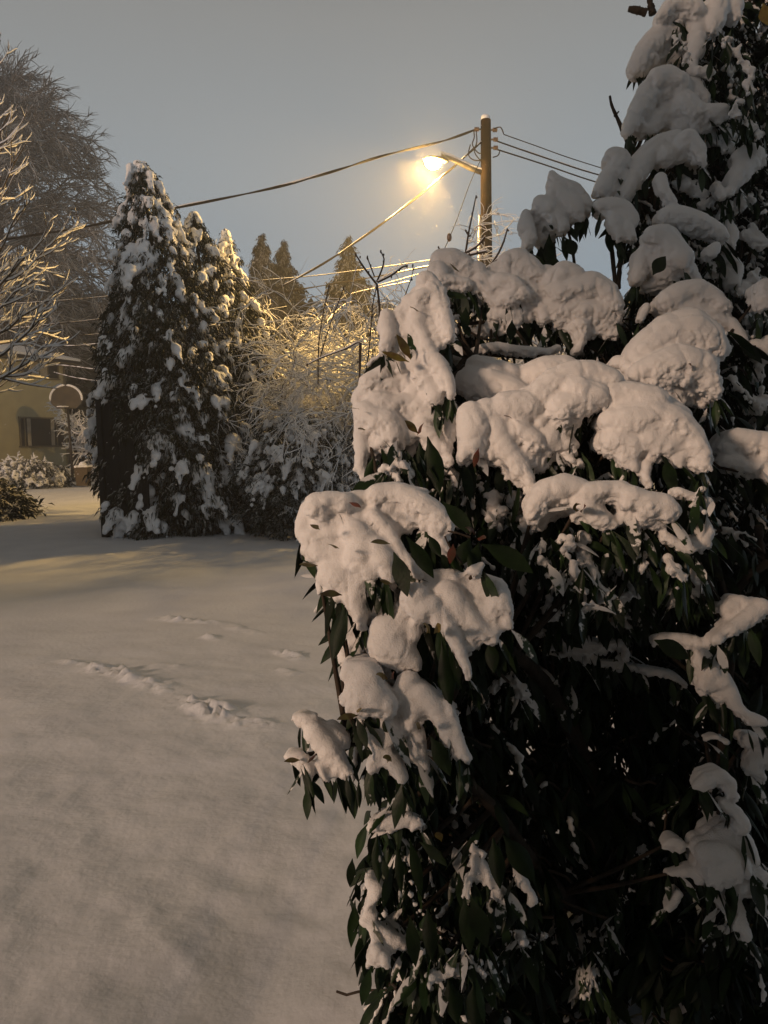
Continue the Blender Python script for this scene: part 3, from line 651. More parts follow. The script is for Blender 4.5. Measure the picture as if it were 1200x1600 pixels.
wire('thin wire from the pole going right, the topmost of three', [(787, 210, DP), (835, 227, 18.5), (900, 250, 19), (1000, 280, 20), (1150, 320, 22)], 0.011, 0.0, seed=4)
wire('wire from the pole going right, the middle of three', [(775, 220, DP), (850, 246, 18.5), (935, 273, 19), (1050, 300, 20), (1180, 335, 22)], 0.016, 0.012, frac=0.6, seed=5)
wire('wire from the pole going right, the lowest of three', [(775, 233, DP), (850, 257, 18.5), (930, 284, 19), (1050, 318, 20), (1180, 355, 22)], 0.016, 0.0, seed=6)
gw = wire('thin stay wire dropping from the pole arm with an egg-shaped insulator', [(752, 248, DP - .1), (735, 285, 17), (715, 340, 16), (702, 372, 15.4), (690, 400, 15), (660, 480, 14)], 0.009, 0.0, seed=7)
MB().ball(P(702, 371, 15.4), (0.05, 0.05, 0.085), 3).build('strain_insulator', M_CERAM, gw, True)
wire('gold-lit wire crossing low behind the near shrub, highest of the low set', [(720, 400, 21), (670, 407, 21), (600, 417, 21), (500, 430, 21.5), (400, 439, 22), (250, 455, 23), (90, 470, 24), (-40, 478, 25)], 0.010, 0.009, frac=0.7, seed=8)
wire('gold-lit wire, second of the low set, passing the lone far conifer', [(720, 408, 20), (670, 416, 20), (600, 430, 20), (500, 447, 20.5), (400, 463, 21), (300, 477, 22), (195, 494, 23), (90, 506, 24), (-20, 518, 25)], 0.011, 0.012, frac=0.8, seed=9, strands=2)
wire('thin wire, third of the low set, just above the thicket tops', [(720, 412, 20), (670, 424, 20), (590, 446, 20), (500, 462, 20.5), (400, 480, 21), (300, 500, 22), (160, 521, 23), (30, 532, 24)], 0.009, 0.008, frac=0.6, seed=10)
wire('snow-lined wire running in front of the thicket tops to the house', [(640, 440, 19), (580, 452, 19), (500, 470, 19.5), (400, 489, 20), (300, 520, 22), (156, 537, 24), (92, 540, 25), (30, 530, 27)], 0.010, 0.014, frac=0.8, seed=11)
wire('snow-lined wire to the house, upper one over the window', [(240, 584, 22), (155, 578, 24), (115, 573, 27), (84, 570, 30)], 0.012, 0.02, frac=1.0, seed=12)
wire('snow-lined wire to the house, lower one across the window', [(240, 604, 22), (155, 596, 24), (115, 590, 27), (84, 582, 30)], 0.012, 0.018, frac=1.0, seed=13)

def flakes():
    r = np.random.default_rng(5); n = 5200; V0, F0 = ico(1)
    c0 = on(675, 262, DP - .4); rad_ = r.gamma(2.0, 0.26, (n, 1)) + 0.2; rad_[n // 2:] = r.gamma(2.0, 0.8, (n - n // 2, 1)) + 0.3; g_ = norm(r.normal(0, 1, (n, 3))) * rad_; g_[:n // 2, 2] = np.where(r.random(n // 2) < 0.45, np.abs(g_[:n // 2, 2]), g_[:n // 2, 2]); p = c0 + g_  # first half of the flakes packed close to the lamp to form its halo
    m2 = 900; p = np.concatenate([p, np.stack([r.uniform(-9, 6, m2), r.uniform(5, 20, m2), r.uniform(1.0, 9, m2)], 1)])
    s = r.uniform(0.0010, 0.0020, len(p)); s[n // 2:n] = r.uniform(0.0015, 0.0032, n - n // 2); s[n:] = r.uniform(0.0022, 0.0055, m2); V = (p[:, None] + V0[None] * s[:, None, None] * np.array([1, 1, 0.7])).reshape(-1, 3)
    o = mesh_np('falling_snow', V, (F0[None] + (np.arange(len(p)) * len(V0))[:, None, None]).reshape(-1, 3), M_SNOWF)
    tag(o, 'fine snow falling through the light of the street lamp', 'snowfall', None, 'stuff')
flakes()

# house-shaped blocker added out of frame to the left: it shades the far lawn from the warm light behind the camera
def side_sun_block():
    t = thing('added_side_sun_blocker', 'house-shaped light blocker added left of the camera, out of frame', 'house', (-14, 3, 0))
    MB().box((-14, 8.0, 3.6), (6, 13, 7.2)).build('wall', M_SIDING, t)
    z = 7.2; c = [(-17.4, 1.1, z), (-10.6, 1.1, z), (-10.6, 14.9, z), (-17.4, 14.9, z), (-14, 4, z + 1.9), (-14, 12, z + 1.9)]
    MB().add(np.array(c), [[1, 2, 5, 4], [3, 0, 4, 5], [0, 3, 2, 1]]).add(np.array(c), [[0, 1, 4], [2, 3, 5]]).build('roof', M_SNOWF, t)
side_sun_block()

# ------------------------------------------------------------------ the near rhododendrons
# snow lumps: group -> depth (m), strokes "x,y,r x,y,r ..." in picture pixels turned into places, sizes and thicknesses in metres.
NEAR = {
 'front limb': (1.52, """
495,790,20 515,787,20 540,786,18
487,798,18 477,818,14 470,838,9
510,812,24 545,815,26 580,825,26 605,835,22
484,862,16 505,866,20 535,870,22
484,840,15 498,842,18 520,838,20
520,900,24 540,905,26 560,910,26 552,938,18 560,962,13 567,976,8
503,925,8 500,905,10
590,775,20 620,772,20 645,785,24 672,800,22 694,822,18
622,760,8 636,764,8 665,770,9 640,772,14
583,806,13 600,822,13 618,850,11 635,878,9 650,893,7 657,899,5
650,800,18 672,822,14 688,845,11 702,868,6
586,855,20 600,880,20 606,900,12
575,958,16 600,945,20 618,932,12 600,925,12
556,835,24 575,850,22 560,875,22 590,900,10
540,890,18 570,885,20
"""),
 'front middle': (1.46, """
648,920,18 665,912,18 690,912,20 720,915,22 745,922,24 768,930,26
780,945,20 792,962,13 797,978,8
700,930,22 720,955,22 742,980,18 765,995,13 775,985,10
750,1000,10 748,1012,7
648,935,22 655,955,20 672,950,20 690,965,16 706,990,13 718,1018,11 728,1045,10 733,1060,7
690,1000,10 700,1030,7
600,985,22 620,985,22 600,1010,26 625,1020,24 645,1035,14
590,1040,16 612,1050,18
740,895,12 752,885,8
735,950,22 760,960,18
"""),
 'front lower': (1.42, """
550,1052,22 575,1060,28 560,1085,26 585,1090,26 600,1105,24
535,1095,9 545,1108,9 565,1112,12
640,1070,20 635,1090,20 648,1108,20 642,1130,12 640,1140,8
660,1085,18 680,1105,18 692,1130,17 703,1155,14 712,1180,9
600,1135,22 612,1150,22 600,1175,20 615,1195,15 628,1215,10
625,1165,16 655,1180,13 665,1205,8 650,1150,16
570,1125,16 585,1150,18 590,1180,12 580,1200,8
700,1100,9 720,1170,8 730,1190,7
"""),
 'front backing': (1.66, """
545,985,18 540,1010,14 538,1035,12 550,1030,12
530,1010,8 575,1000,16
"""),
 'low twig': (1.50, """
460,1124,8 470,1124,12 482,1128,12 492,1122,7
492,1148,18 505,1160,18 520,1180,16 532,1198,12 546,1210,8
515,1150,16 535,1160,12
453,1184,11 468,1186,12 480,1196,9 484,1212,7 480,1225,5
500,1195,10 508,1212,7 525,1215,6
"""),
 'crest': (1.95, """
603,492,11 603,508,14 606,525,14 600,545,10
642,475,16 655,490,16 648,510,16 660,530,15 668,552,14 685,572,14 698,595,12 704,615,8
636,520,12 640,550,14 655,580,14 668,600,14 680,620,14
665,440,15 675,452,15 688,475,13 695,500,12 700,525,10
655,465,12 690,455,8
575,600,16 590,590,14 610,575,12
570,622,18 590,612,20 610,605,20 630,600,14
570,645,17 585,660,20 605,665,22 612,685,18 600,695,12
590,635,22 615,640,20 635,630,16 655,640,18 675,650,16
557,620,7 560,660,8 562,680,9 565,705,11 562,730,11 568,748,7
575,690,12 580,710,9
690,620,14 700,640,14 706,660,14 700,685,10
660,665,15 672,685,16 690,705,14 702,722,9
640,680,10 645,700,7 630,725,7 615,730,7 600,720,7
"""),
 'back dome': (2.35, """
690,408,16 705,412,20 722,420,18 735,435,12
683,425,14 690,440,12 728,445,9
745,425,14 755,440,14 765,458,12 775,475,10
795,412,16 810,408,18 825,420,18 840,432,14
780,440,14 800,445,16 815,460,14 790,470,12
770,495,10 790,495,13 810,490,13 800,515,8
755,470,7 748,455,6
868,438,18 880,428,18 895,432,16
855,455,16 875,460,22 900,455,24 925,450,24 945,460,22 958,480,18
855,480,16 880,488,20 910,490,22 935,490,20 955,500,14
905,515,15 908,535,10 900,550,8
940,510,12 958,520,10 870,510,8
735,520,7 755,517,9 775,515,9 790,510,7
700,500,7 712,520,7
820,470,10 845,475,10 850,500,9
"""),
 'open limb': (2.28, """
738,548,6 755,545,9 775,543,10 800,546,9 830,550,9 855,553,9 870,545,8
720,565,7 700,560,7
"""),
 'left wave': (2.05, """
745,572,16 765,580,20 790,590,22
735,595,20 760,605,26 790,615,26 815,625,20
825,590,20 850,585,26 880,580,24 865,605,24
"""),
 'broad wave': (1.88, """
735,650,20 740,675,24 735,700,18 725,715,11
760,650,26 775,680,24 790,705,22 808,730,20 822,752,15 830,770,9
790,640,26 820,640,28
840,625,26 865,605,28 895,592,28 925,590,26 950,600,24
835,660,28 865,665,28 850,690,28 838,712,17 870,690,22 890,700,16
900,615,26 930,620,22 880,640,24
860,710,14 895,712,9
810,675,20 830,690,18
"""),
 'great cap': (1.85, """
955,620,20 985,625,24 1015,635,28
955,660,22 980,660,32 1010,655,34 1045,665,32 1075,685,26 1095,710,18 1102,732,10
960,690,22 985,700,20 975,718,11 990,730,8
1010,690,24 1040,700,22 1070,705,18 1055,722,10
1010,728,9 1008,745,7 1015,758,6
1098,700,12 1085,735,7 1030,640,26 1060,655,20
"""),
 'upper right cap': (2.02, """
1000,560,20 1020,540,26 1045,525,30 1075,520,34 1100,530,28 1118,545,18
1000,585,18 1030,580,28 1060,570,32 1095,575,26 1112,600,16 1122,615,10
1035,605,22 1055,618,14 1060,635,7
1098,610,14 1095,630,9 1115,625,9 980,575,14 965,570,12
"""),
 'lower cap': (1.72, """
832,808,14 838,790,20 855,770,22 880,762,22 905,768,20
832,828,9 850,800,18 870,790,20
905,785,22 920,800,20 940,810,16 958,822,10
915,770,16 945,770,20 970,770,20
985,780,24 1010,790,24 1035,790,22 1050,800,16
985,805,20 1010,810,18 970,815,14 1030,815,13
1040,840,10 1055,848,9 1075,855,12 1095,848,13 1106,835,11 1100,818,9 1090,800,8
1060,770,10 1075,775,9 1105,785,9
"""),
 'ragged pendants': (1.72, """
900,845,12 905,870,14 920,885,16 930,910,16 942,930,15 955,942,10
885,845,10 895,880,12 900,910,12 915,935,12 930,948,10
1045,880,12 1055,895,12 1065,915,9
1000,865,9 1005,890,9 980,850,9 965,860,9
845,850,9 850,880,10 860,900,8
615,715,10 640,735,10 600,730,9 625,750,8
1095,770,10 1100,800,9 1085,785,9
"""),
 'ragged inner': (1.9, """
755,755,12 765,790,12 772,820,10 800,770,12 810,800,12 820,830,9 780,775,12
895,700,9 880,720,10 910,725,10
"""),
 'ragged hollow': (1.86, """
790,860,9 810,880,10 800,905,9 825,925,10
850,890,10 870,920,11 855,950,10 880,960,9
960,880,10 985,900,11 1000,930,10 970,940,9
1020,880,9 1040,930,10 1060,950,9
820,960,10 840,985,10 870,985,9
1080,900,9 1090,930,9 700,735,9 720,760,10 735,790,9
1000,960,8 950,970,8 770,930,9 760,1040,8 830,1100,8 800,1060,9 740,1100,8
"""),
 'right edge cap': (2.0, """
1135,700,16 1150,690,20 1170,695,22 1195,700,24
1130,725,12 1150,725,14 1172,735,14 1190,725,14 1200,745,10
"""),
 'right edge upper': (2.3, """
1180,545,14 1190,555,18 1205,545,20
1180,570,8 1175,590,8 1190,590,8
1170,628,11 1182,635,12 1195,625,9
1195,450,16 1192,475,12
"""),
 'shaded right': (1.78, """
1135,955,14 1155,945,16 1175,955,18 1160,972,16 1135,985,12
1190,950,14 1120,1000,10
1028,1002,8 1045,998,8 1065,1000,9 1085,1005,12 1105,1015,16
1095,1035,16 1110,1050,20 1100,1075,12 1125,1060,16 1140,1085,14 1150,1105,10 1165,1120,9 1190,1130,9
1130,1095,10 1112,1085,8
1170,1160,13 1190,1165,16 1200,1190,16 1180,1190,13 1170,1205,8 1190,1215,9
1105,1155,6 1118,1152,7 1135,1160,6
"""),
 'shaded low right': (1.70, """
1092,1228,8 1105,1220,12 1125,1215,13 1140,1225,11 1145,1245,8
1130,1255,6 1150,1270,9 1160,1290,12
1120,1315,18 1140,1305,20 1160,1320,20 1170,1345,18
1105,1335,18 1130,1340,24 1150,1355,24 1120,1370,20
1095,1350,12 1145,1385,20 1170,1380,18 1190,1370,12
1130,1400,16 1150,1420,14 1160,1445,10 1168,1465,7 1115,1400,10
1040,1322,7 1052,1318,11 1062,1322,10
1045,1366,5 1062,1364,6 1080,1362,8 1095,1375,10
1060,1400,9 1045,1420,7
1190,1400,12 1195,1430,8
"""),
 'shaded middle': (1.95, """
865,1008,9 880,1000,12 900,998,12 920,1005,13 935,1012,11
890,1018,10 915,1022,11 955,1005,9 975,1010,8 975,1030,7
828,1052,10 845,1055,14 858,1065,12 850,1080,9
808,1000,12 818,1018,12 812,1035,9
850,1020,6 1050,1055,8 1070,1070,7
"""),
 'left hem': (1.52, """
583,1292,9 600,1286,13 620,1284,13 640,1282,11 655,1290,8
578,1380,9 592,1390,11 585,1408,10 575,1420,8
570,1440,9 585,1452,11 600,1462,13 618,1470,11 632,1478,8
588,1485,11 600,1500,11 580,1500,9
745,1345,11 755,1362,12 770,1380,11 782,1400,8
732,1380,8 728,1400,7
810,1370,7 822,1390,8 832,1405,7
665,1535,9 690,1525,10 715,1517,9 742,1514,10
"""),
 'ragged low': (1.55, """
590,1290,8 605,1285,10 622,1283,10 645,1278,9 660,1285,8
585,1300,7 600,1305,9 620,1305,8
575,1385,7 585,1375,8 600,1385,7
573,1415,8 582,1430,8 595,1425,6 600,1445,6
575,1440,6 590,1460,8 610,1465,10 630,1470,8 575,1480,9 595,1485,10
740,1325,8 752,1340,10 745,1355,9 760,1365,9 775,1385,9 780,1395,8 755,1380,8
727,1375,7 735,1390,8 
800,1460,8 812,1465,9 818,1478,6
620,1330,7 635,1350,6 670,1535,8 690,1525,8 712,1515,7 740,1512,8 755,1525,6
700,1545,6 850,1462,5 
"""),
 'ragged low bough': (1.95, """
850,1466,6 875,1464,8 905,1462,8 935,1464,7 950,1466,5
870,1070,5 905,1115,4
1000,1320,7 1005,1345,6 930,1510,6 925,1530,7 915,1555,6
"""),
}
TALL = {
 'top lobes': (2.75, """
1035,25,10 1048,15,15 1065,12,16 1085,18,16
1000,100,14 1012,82,18 1028,65,20 1045,52,18 1060,55,16
995,112,9 1030,90,14 1060,75,15 1058,92,10
1090,30,16 1088,55,16 1085,78,14 1082,98,8
1120,10,18 1118,32,16 1115,48,9
1145,8,14 1150,28,8
"""),
 'second tier': (2.7, """
1028,125,16 1045,120,16 1062,128,14
1015,145,18 1000,170,16 988,192,12 982,205,7
1030,150,18 1060,145,22 1080,140,18 1095,155,14
1015,190,13 1035,185,15 1050,175,17 1000,205,10 1020,200,10
1070,165,18 1090,180,14 1110,180,14 1128,175,10
1060,198,12 1085,205,12 1105,200,8
"""),
 'third tier': (2.62, """
1055,222,18 1035,228,18 1015,240,18 1000,258,18 988,278,18 978,298,15 970,315,10
1075,220,16 1092,235,13 1100,255,7
1040,245,14 1060,240,12 
958,248,14 970,250,14 962,265,14 948,280,14 938,298,10
972,275,12 945,308,7
"""),
 'fourth tier': (2.55, """
938,322,11 955,325,15 972,330,16 985,345,14 980,362,11 990,375,7
960,345,12 968,372,6
1032,280,10 1038,298,10 1050,315,9
1040,340,14 1060,340,16 1080,345,15 1100,352,14 1120,362,12 1132,372,8
"""),
 'fifth tier': (2.45, """
1020,370,16 1038,372,20 1050,390,20 1065,405,18
1005,400,16 1000,420,14 995,438,10
1020,410,18 1040,430,16 1070,425,16 1085,445,13
1025,445,12 1010,450,9 1060,450,12
1110,395,10 1120,385,8
"""),
 'sixth tier': (2.3, """
1045,470,18 1065,462,20 1090,458,20 1110,465,16 1128,480,14
1055,490,18 1085,490,20 1115,500,16 1140,510,12 1158,530,9 1165,550,7
1010,480,8 1000,500,6
"""),
 'right lobes': (2.65, """
1155,248,12 1170,240,15 1185,245,12 1160,265,15 1148,285,14 1142,302,9
1120,292,9 1128,305,8
1138,350,8 1145,365,8 1140,385,8
1165,365,7 1180,378,7 1195,380,7 1175,352,6
1135,405,10 1150,420,9 1145,445,10 1135,430,9
1195,330,6
"""),
 'ragged tiers': (2.72, """
1100,210,10 1120,225,10 1140,215,9 1130,240,8
1060,285,10 1085,295,11 1110,310,9 1095,320,8
1120,330,9 1150,320,10 1175,310,9
1090,385,9 1110,425,9 1160,455,10 1180,430,9 1190,480,9
1130,60,8 1160,90,9 1180,130,8 1150,180,8 1190,210,9
1170,500,10 1190,520,9 1150,560,8 1180,600,9
1060,40,8 1075,110,8 1110,120,9
"""),
 'ragged inner strips': (2.9, """
1105,95,6 1108,120,7 1112,145,6
1140,60,6 1142,100,5 1148,150,5 1130,250,6 1170,180,5
"""),
}
SPRIG = {'sprig': (2.6, """
862,272,6 866,285,12 878,295,16 895,300,17 908,315,14 915,330,9
870,305,17 890,322,18 905,340,9
845,320,14 858,330,18 872,345,15 880,358,10
838,350,8 885,345,10
822,335,9 822,352,14 828,372,13 822,388,9
840,365,12 848,382,9 858,370,10
""")}

def parse(txt):
    res = []
    for ln in txt.strip().split('\n'):
        a = np.array([[float(v) for v in q.split(',')] for q in ln.split()])
        if len(a): res.append(a)
    return res

def leaves(B, Dr, L, Wd, r, roll=None, droop=0.45):
    """long oval leaves. B (N,3) bases, Dr (N,3) directions, L,Wd (N,)"""
    N = len(B); S = 8; t = np.linspace(0, 1, S); pts = [B]; d = norm(Dr); up = np.array([0, 0, 1.0])
    for k in range(1, S):
        d = norm(d + np.array([0, 0, -droop / S * 1.6])); pts.append(pts[-1] + d * (L / (S - 1))[:, None])
    C_ = np.stack(pts, 1); tan = norm(np.gradient(C_, axis=1))
    ref = norm(up + 0.45 * r.normal(size=(N, 3)))
    if roll is not None: ref = norm(ref + roll)
    sd = norm(np.cross(tan, ref[:, None])); nr = np.cross(sd, tan)
    wp = np.array([0.05, 0.30, 0.72, 0.98, 1.0, 0.82, 0.48, 0.04])[None, :, None] * (Wd / 2)[:, None, None]
    fold = r.uniform(-0.1, 0.45, (N, 1, 1)); wav = 0.10 * np.sin(np.linspace(0, 7, S)[None, :, None] + r.uniform(0, 6, (N, 1, 1)))
    cols = []
    for s_, q in ((-1, 1.0), (-0.5, 0.5), (0, 0), (0.5, 0.5), (1, 1.0)):
        cols.append(C_ + sd * wp * s_ + nr * wp * (-(fold) * q ** 1.4 + wav * q * np.sign(s_)))
    V = np.stack(cols, 2)                                  # N,S,5,3
    idx = np.arange(N * S * 5).reshape(N, S, 5)
    Q = np.stack([idx[:, :-1, :-1], idx[:, 1:, :-1], idx[:, 1:, 1:], idx[:, :-1, 1:]], -1).reshape(-1, 4)
    return V.reshape(-1, 3), Q

VIEW = M3 @ np.array([0, 0, 1.0])                          # towards the camera
def shrub(name, label, groups, base, stems, seed, fill=None, nfill=0, leafL=(0.075, 0.12), extra_branches=(), hero=(), buds=(), voxel=0.0038, keep_parts=True, holes=()):
    r = np.random.default_rng(seed)
    t = thing(name, label, 'shrub', base)
    # stems
    sm = MB(); stem_pts = []
    for pts in stems:
        q = smooth(np.array([P(x, y, d) if d else np.array((x, y, 0)) for x, y, d, _ in pts]), 24); rad = np.interp(np.linspace(0, 1, 24), np.linspace(0, 1, len(pts)), [p_[3] for p_ in pts])
        m = MB(); m.tube(q, rad * (1 + 0.12 * r.normal(size=24)), 9); m.build('stem', M_TRUNK, t, True); stem_pts.append(q)
    SPT = np.concatenate(stem_pts)
    LB, LD, LL, LW = [], [], [], []; tw = MB(); allc = []
    for gname, (d0, txt) in groups.items():
        Cs, Rs = [], []
        st = parse(txt)
        for a in st:
            dj = d0 + r.normal(0, 0.018); x0, y0 = a[0, 0], a[0, 1]
            n = max(2, int(np.sum(np.hypot(np.diff(a[:, 0]), np.diff(a[:, 1]))) / 4.5) + 1) if len(a) > 1 else 1
            s = np.linspace(0, len(a) - 1, n) if len(a) > 1 else np.zeros(1); k = np.arange(len(a))
            x, y, rr = (np.interp(s, k, a[:, j]) for j in range(3))
            f = np.linspace(0, 1, n)
            dd = dj - (y - y0) / F * dj * 0.35 + 0.0015 * r.normal(size=n)
            c = P(x, y, dd); R_ = rr / F * dj * (r.uniform(1.08, 1.24) if ('low' not in gname and 'shaded' not in gname) else r.uniform(1.0, 1.15))
            Cs.append(c); Rs.append(R_)
            if 'ragged' in gname:                          # broken bits of snow caught on leaves
                kp = r.random(n) < 0.75; kp[0] = True
                for rep_ in range(3):
                    cj = P(x + r.normal(0, 5, n), y + r.normal(0, 5, n), dd + r.normal(0, 0.012, n)); Cs.append(cj[kp]); Rs.append(R_[kp] * r.uniform(0.32, 0.72, kp.sum()))
                Cs[-4], Rs[-4] = Cs[-4][:0], Rs[-4][:0]
                allc.append(np.c_[c, R_, x, y, dd]); nl = n * 2; pk = r.integers(0, n, nl)
                dv = norm(r.normal(0, 0.35, (nl, 3)) + np.array([0, 0, -0.85])); LB.append(c[pk] + r.normal(0, 0.015, (nl, 3)) - VIEW * 0.012 + [0, 0, 0.02]); LD.append(dv)
                L_ = r.uniform(leafL[0], leafL[1], nl) * 0.8; LL.append(L_); LW.append(L_ * r.uniform(0.2, 0.3, nl)); continue
            # body of the lump behind its face
            bk = -VIEW * (R_ * 1.1)[:, None] + np.array([0, 0, 1]) * (R_ * 0.05)[:, None]
            Cs.append(c + bk); Rs.append(R_ * 0.92)
            if d0 < 2.4: Cs.append(c + bk * 2.1); Rs.append(R_ * 0.8)
            # crumbs along the lower rim
            nb = max(2, int(n * 2.2)); pick = r.integers(0, n, nb)
            off = norm(np.stack([r.normal(0, .9, nb), r.normal(0, .5, nb) + 0.3, -np.abs(r.normal(1.1, .4, nb))], 1))
            Cs.append(c[pick] + off * (R_[pick] * r.uniform(0.75, 1.02, nb))[:, None]); Rs.append(R_[pick] * r.uniform(0.10, 0.34, nb) + 0.0015)
            allc.append(np.c_[c, R_, x, y, dd])
            # leaves peeping out under the lump
            sc = dj * 1.0
            nl = max(2, int(n * 0.5)); pk = r.integers(0, n, nl); pk[:2] = n - 1
            fw = r.random(nl) < 0.3; b_ = c[pk] - VIEW * (R_[pk] * np.where(fw, -0.15, 0.9))[:, None] - np.array([0, 0, 1]) * (R_[pk] * np.where(fw, r.uniform(0.5, 0.85, nl), r.uniform(0.0, 0.6, nl)))[:, None]
            tanv = norm(c[-1] - c[0]) if n > 1 else np.array([0, 0, -1.0])
            dv = norm(tanv * r.uniform(0, 0.9, (nl, 1)) + r.normal(0, 0.4, (nl, 3)) + np.array([0.15, 0, -0.85]))
            LB.append(b_); LD.append(dv); L_ = r.uniform(leafL[0], leafL[1], nl) * (0.55 + 0.45 * np.clip(R_[pk] / 0.025, 0, 1.2)); LL.append(L_); LW.append(L_ * r.uniform(0.20, 0.29, nl))
            # twig from the nearest stem
            tgt = c[0] - np.array([0, 0, R_[0] * 0.3]) - VIEW * R_[0]
            k_ = np.argmin(np.linalg.norm((SPT - tgt) * [1, 1, 1.0] + [0, 0, 0.12], axis=1)); src = SPT[k_]
            mid = (src + tgt) / 2 - VIEW * 0.02 + [0, 0, -0.06 * np.linalg.norm(src - tgt)]
            tw.tube(smooth(np.array([src, mid, tgt]), 9), np.linspace(0.008, 0.0035, 9), 5)
        if d0 < 2.45 and 'shaded' not in gname and 'ragged' not in gname and 'low' not in gname and 'open' not in gname:       # webs that let neighbouring folds run together
            A_ = np.concatenate([q for q in allc if q[0, 0] == q[0, 0]][-len(st):]); ii = r.integers(0, len(A_), 4200); jj = r.integers(0, len(A_), 4200)
            dpx = np.hypot(A_[ii, 4] - A_[jj, 4], A_[ii, 5] - A_[jj, 5]); rp = np.minimum(A_[ii, 3], A_[jj, 3]); ok = (dpx > 10) & (dpx < 3.0 * rp / d0 * F + 10) & (dpx < 80)
            ii, jj, rp = ii[ok], jj[ok], rp[ok]; Cs.append((A_[ii, :3] + A_[jj, :3]) / 2 - VIEW * (rp * 0.45)[:, None]); Rs.append(rp * 0.8)
        Cs = np.concatenate(Cs); Rs = np.concatenate(Rs)
        snow_mesh('snow_load', Cs, np.maximum(Rs, voxel * 0.7), M_SNOWB, t, voxel, amp=0.0026 * max(1.0, d0 / 1.7), nscale=120.0 / max(1.0, d0 / 2.2), rag=0.012, smooth_it=5, sub=2)
    ALL = np.concatenate(allc)
    V, Q = leaves(np.concatenate(LB), np.concatenate(LD), np.concatenate(LL), np.concatenate(LW), r)
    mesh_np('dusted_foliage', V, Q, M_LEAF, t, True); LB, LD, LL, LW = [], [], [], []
    # interior whorls of leaves
    if fill is not None:
        poly = np.array(fill, float)
        def inside(x, y):
            c = np.zeros(len(x), bool); j = len(poly) - 1
            for i in range(len(poly)):
                xi, yi = poly[i]; xj, yj = poly[j]
                c ^= ((yi > y) != (yj > y)) & (x < (xj - xi) * (y - yi) / (yj - yi + 1e-9) + xi); j = i
            return c
        x = r.uniform(poly[:, 0].min(), poly[:, 0].max(), nfill * 4); y = r.uniform(poly[:, 1].min(), poly[:, 1].max(), nfill * 4)
        ok = inside(x, y)
        for hx, hy, hw, hh in holes: ok &= ~((np.abs(x - hx) < hw) & (np.abs(y - hy) < hh))
        x, y = x[ok][:nfill], y[ok][:nfill]; n = len(x)
        w_ = 1 / ((x[:, None] - ALL[None, :, 4]) ** 2 + (y[:, None] - ALL[None, :, 5]) ** 2 + 400) ** 1.5
        D0 = (w_ * ALL[None, :, 6]).sum(1) / w_.sum(1) + 0.13
        D = D0 + r.uniform(0.0, 1.0, n) ** 1.4 * 0.85
        c = P(x, y, D); c = c[c[:, 2] > 0.12]; n = len(c); k = 8
        az = r.uniform(0, 6.283, (n, k)); el = r.uniform(-1.35, -0.25, (n, k))
        dv = np.stack([np.cos(az) * np.cos(el), np.sin(az) * np.cos(el), np.sin(el)], -1).reshape(-1, 3)
        L_ = r.uniform(leafL[0], leafL[1] * 1.05, n * k)
        LB.append(np.repeat(c, k, 0) + dv * 0.008); LD.append(dv); LL.append(L_); LW.append(L_ * r.uniform(0.20, 0.29, n * k))
        # whorl twigs
        m_ = n; dr = norm(r.normal(0, 0.4, (m_, 3)) + [-0.7, -0.5, 0.8]); ln = r.uniform(0.05, 0.15, (m_, 1, 1)); s = np.linspace(0, 1, 5)[None, :, None]
        q = c[:, None] - dr[:, None] * ln * s + np.cumsum(r.normal(0, 0.006, (m_, 5, 3)), 1); V, Q = tubes(q, 0.0035 + 0 * q[..., 0], 5); tw.add(V, Q)
        # thin snow lying on some of the inner leaves
        sel = r.random(n * k) < np.where(np.repeat(c[:, 2], k) > 1.35, 0.36, np.where(np.repeat(c[:, 0], k) < 0.18, 0.16, 0.03))
        bb, dd_, l2 = np.repeat(c, k, 0)[sel], dv[sel], L_[sel]; Cs, Rs = [], []
        for f in np.linspace(0.12, 0.85, 9):
            q = bb + dd_ * (l2 * f)[:, None] + np.array([0, 0, -1]) * (l2 * 0.22 * f * f)[:, None] + [0, 0, 0.004]
            Cs.append(q + r.normal(0, 0.0025, q.shape)); Rs.append(l2 * 0.075 * r.uniform(0.5, 1.25, len(q)))
        snow_mesh('snow_dusting', np.concatenate(Cs), np.concatenate(Rs), M_SNOWB, t, 0.0045, amp=0.0015, nscale=160.0, smooth_it=1, sub=1)
    if LB:
        V, Q = leaves(np.concatenate(LB), np.concatenate(LD), np.concatenate(LL), np.concatenate(LW), r)
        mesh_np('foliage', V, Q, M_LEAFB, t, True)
    tw.build('twigs', M_TWIG, t, True)
    for pts in extra_branches:                             # (x,y,d,rad_px)
        a = np.array(pts, float); q = smooth(P(a[:, 0], a[:, 1], a[:, 2]), 20); rad = np.interp(np.linspace(0, 1, 20), np.linspace(0, 1, len(a)), a[:, 3]) / F * a[:, 2].mean()
        MB().tube(q, rad * (1 + 0.1 * r.normal(size=20)), 8).build('branch', M_TWIG, t, True)
    for (x0, y0, x1, y1, d, wpx, col) in hero:             # single leaves that stand out
        sm_ = math.hypot(x1 - x0, y1 - y0) < 30; a, b_ = P(x0, y0, d + (0.02 if sm_ else 0)), P(x1 + (x1 - x0) * (.25 if sm_ else 0), y1 + (y1 - y0) * (.25 if sm_ else 0), d - 0.025); L_ = np.linalg.norm(b_ - a); wpx = wpx * (1.25 if sm_ else 1)
        V, Q = leaves(a[None], (b_ - a)[None] + np.array([0, 0, 0.10 * L_]), np.array([L_ * 1.02]), np.array([wpx / F * d]), r, roll=VIEW * 3 + np.array([-.4, 0, .5]), droop=0.25)
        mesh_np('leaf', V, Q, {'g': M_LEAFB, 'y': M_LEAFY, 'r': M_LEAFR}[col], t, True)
    return t

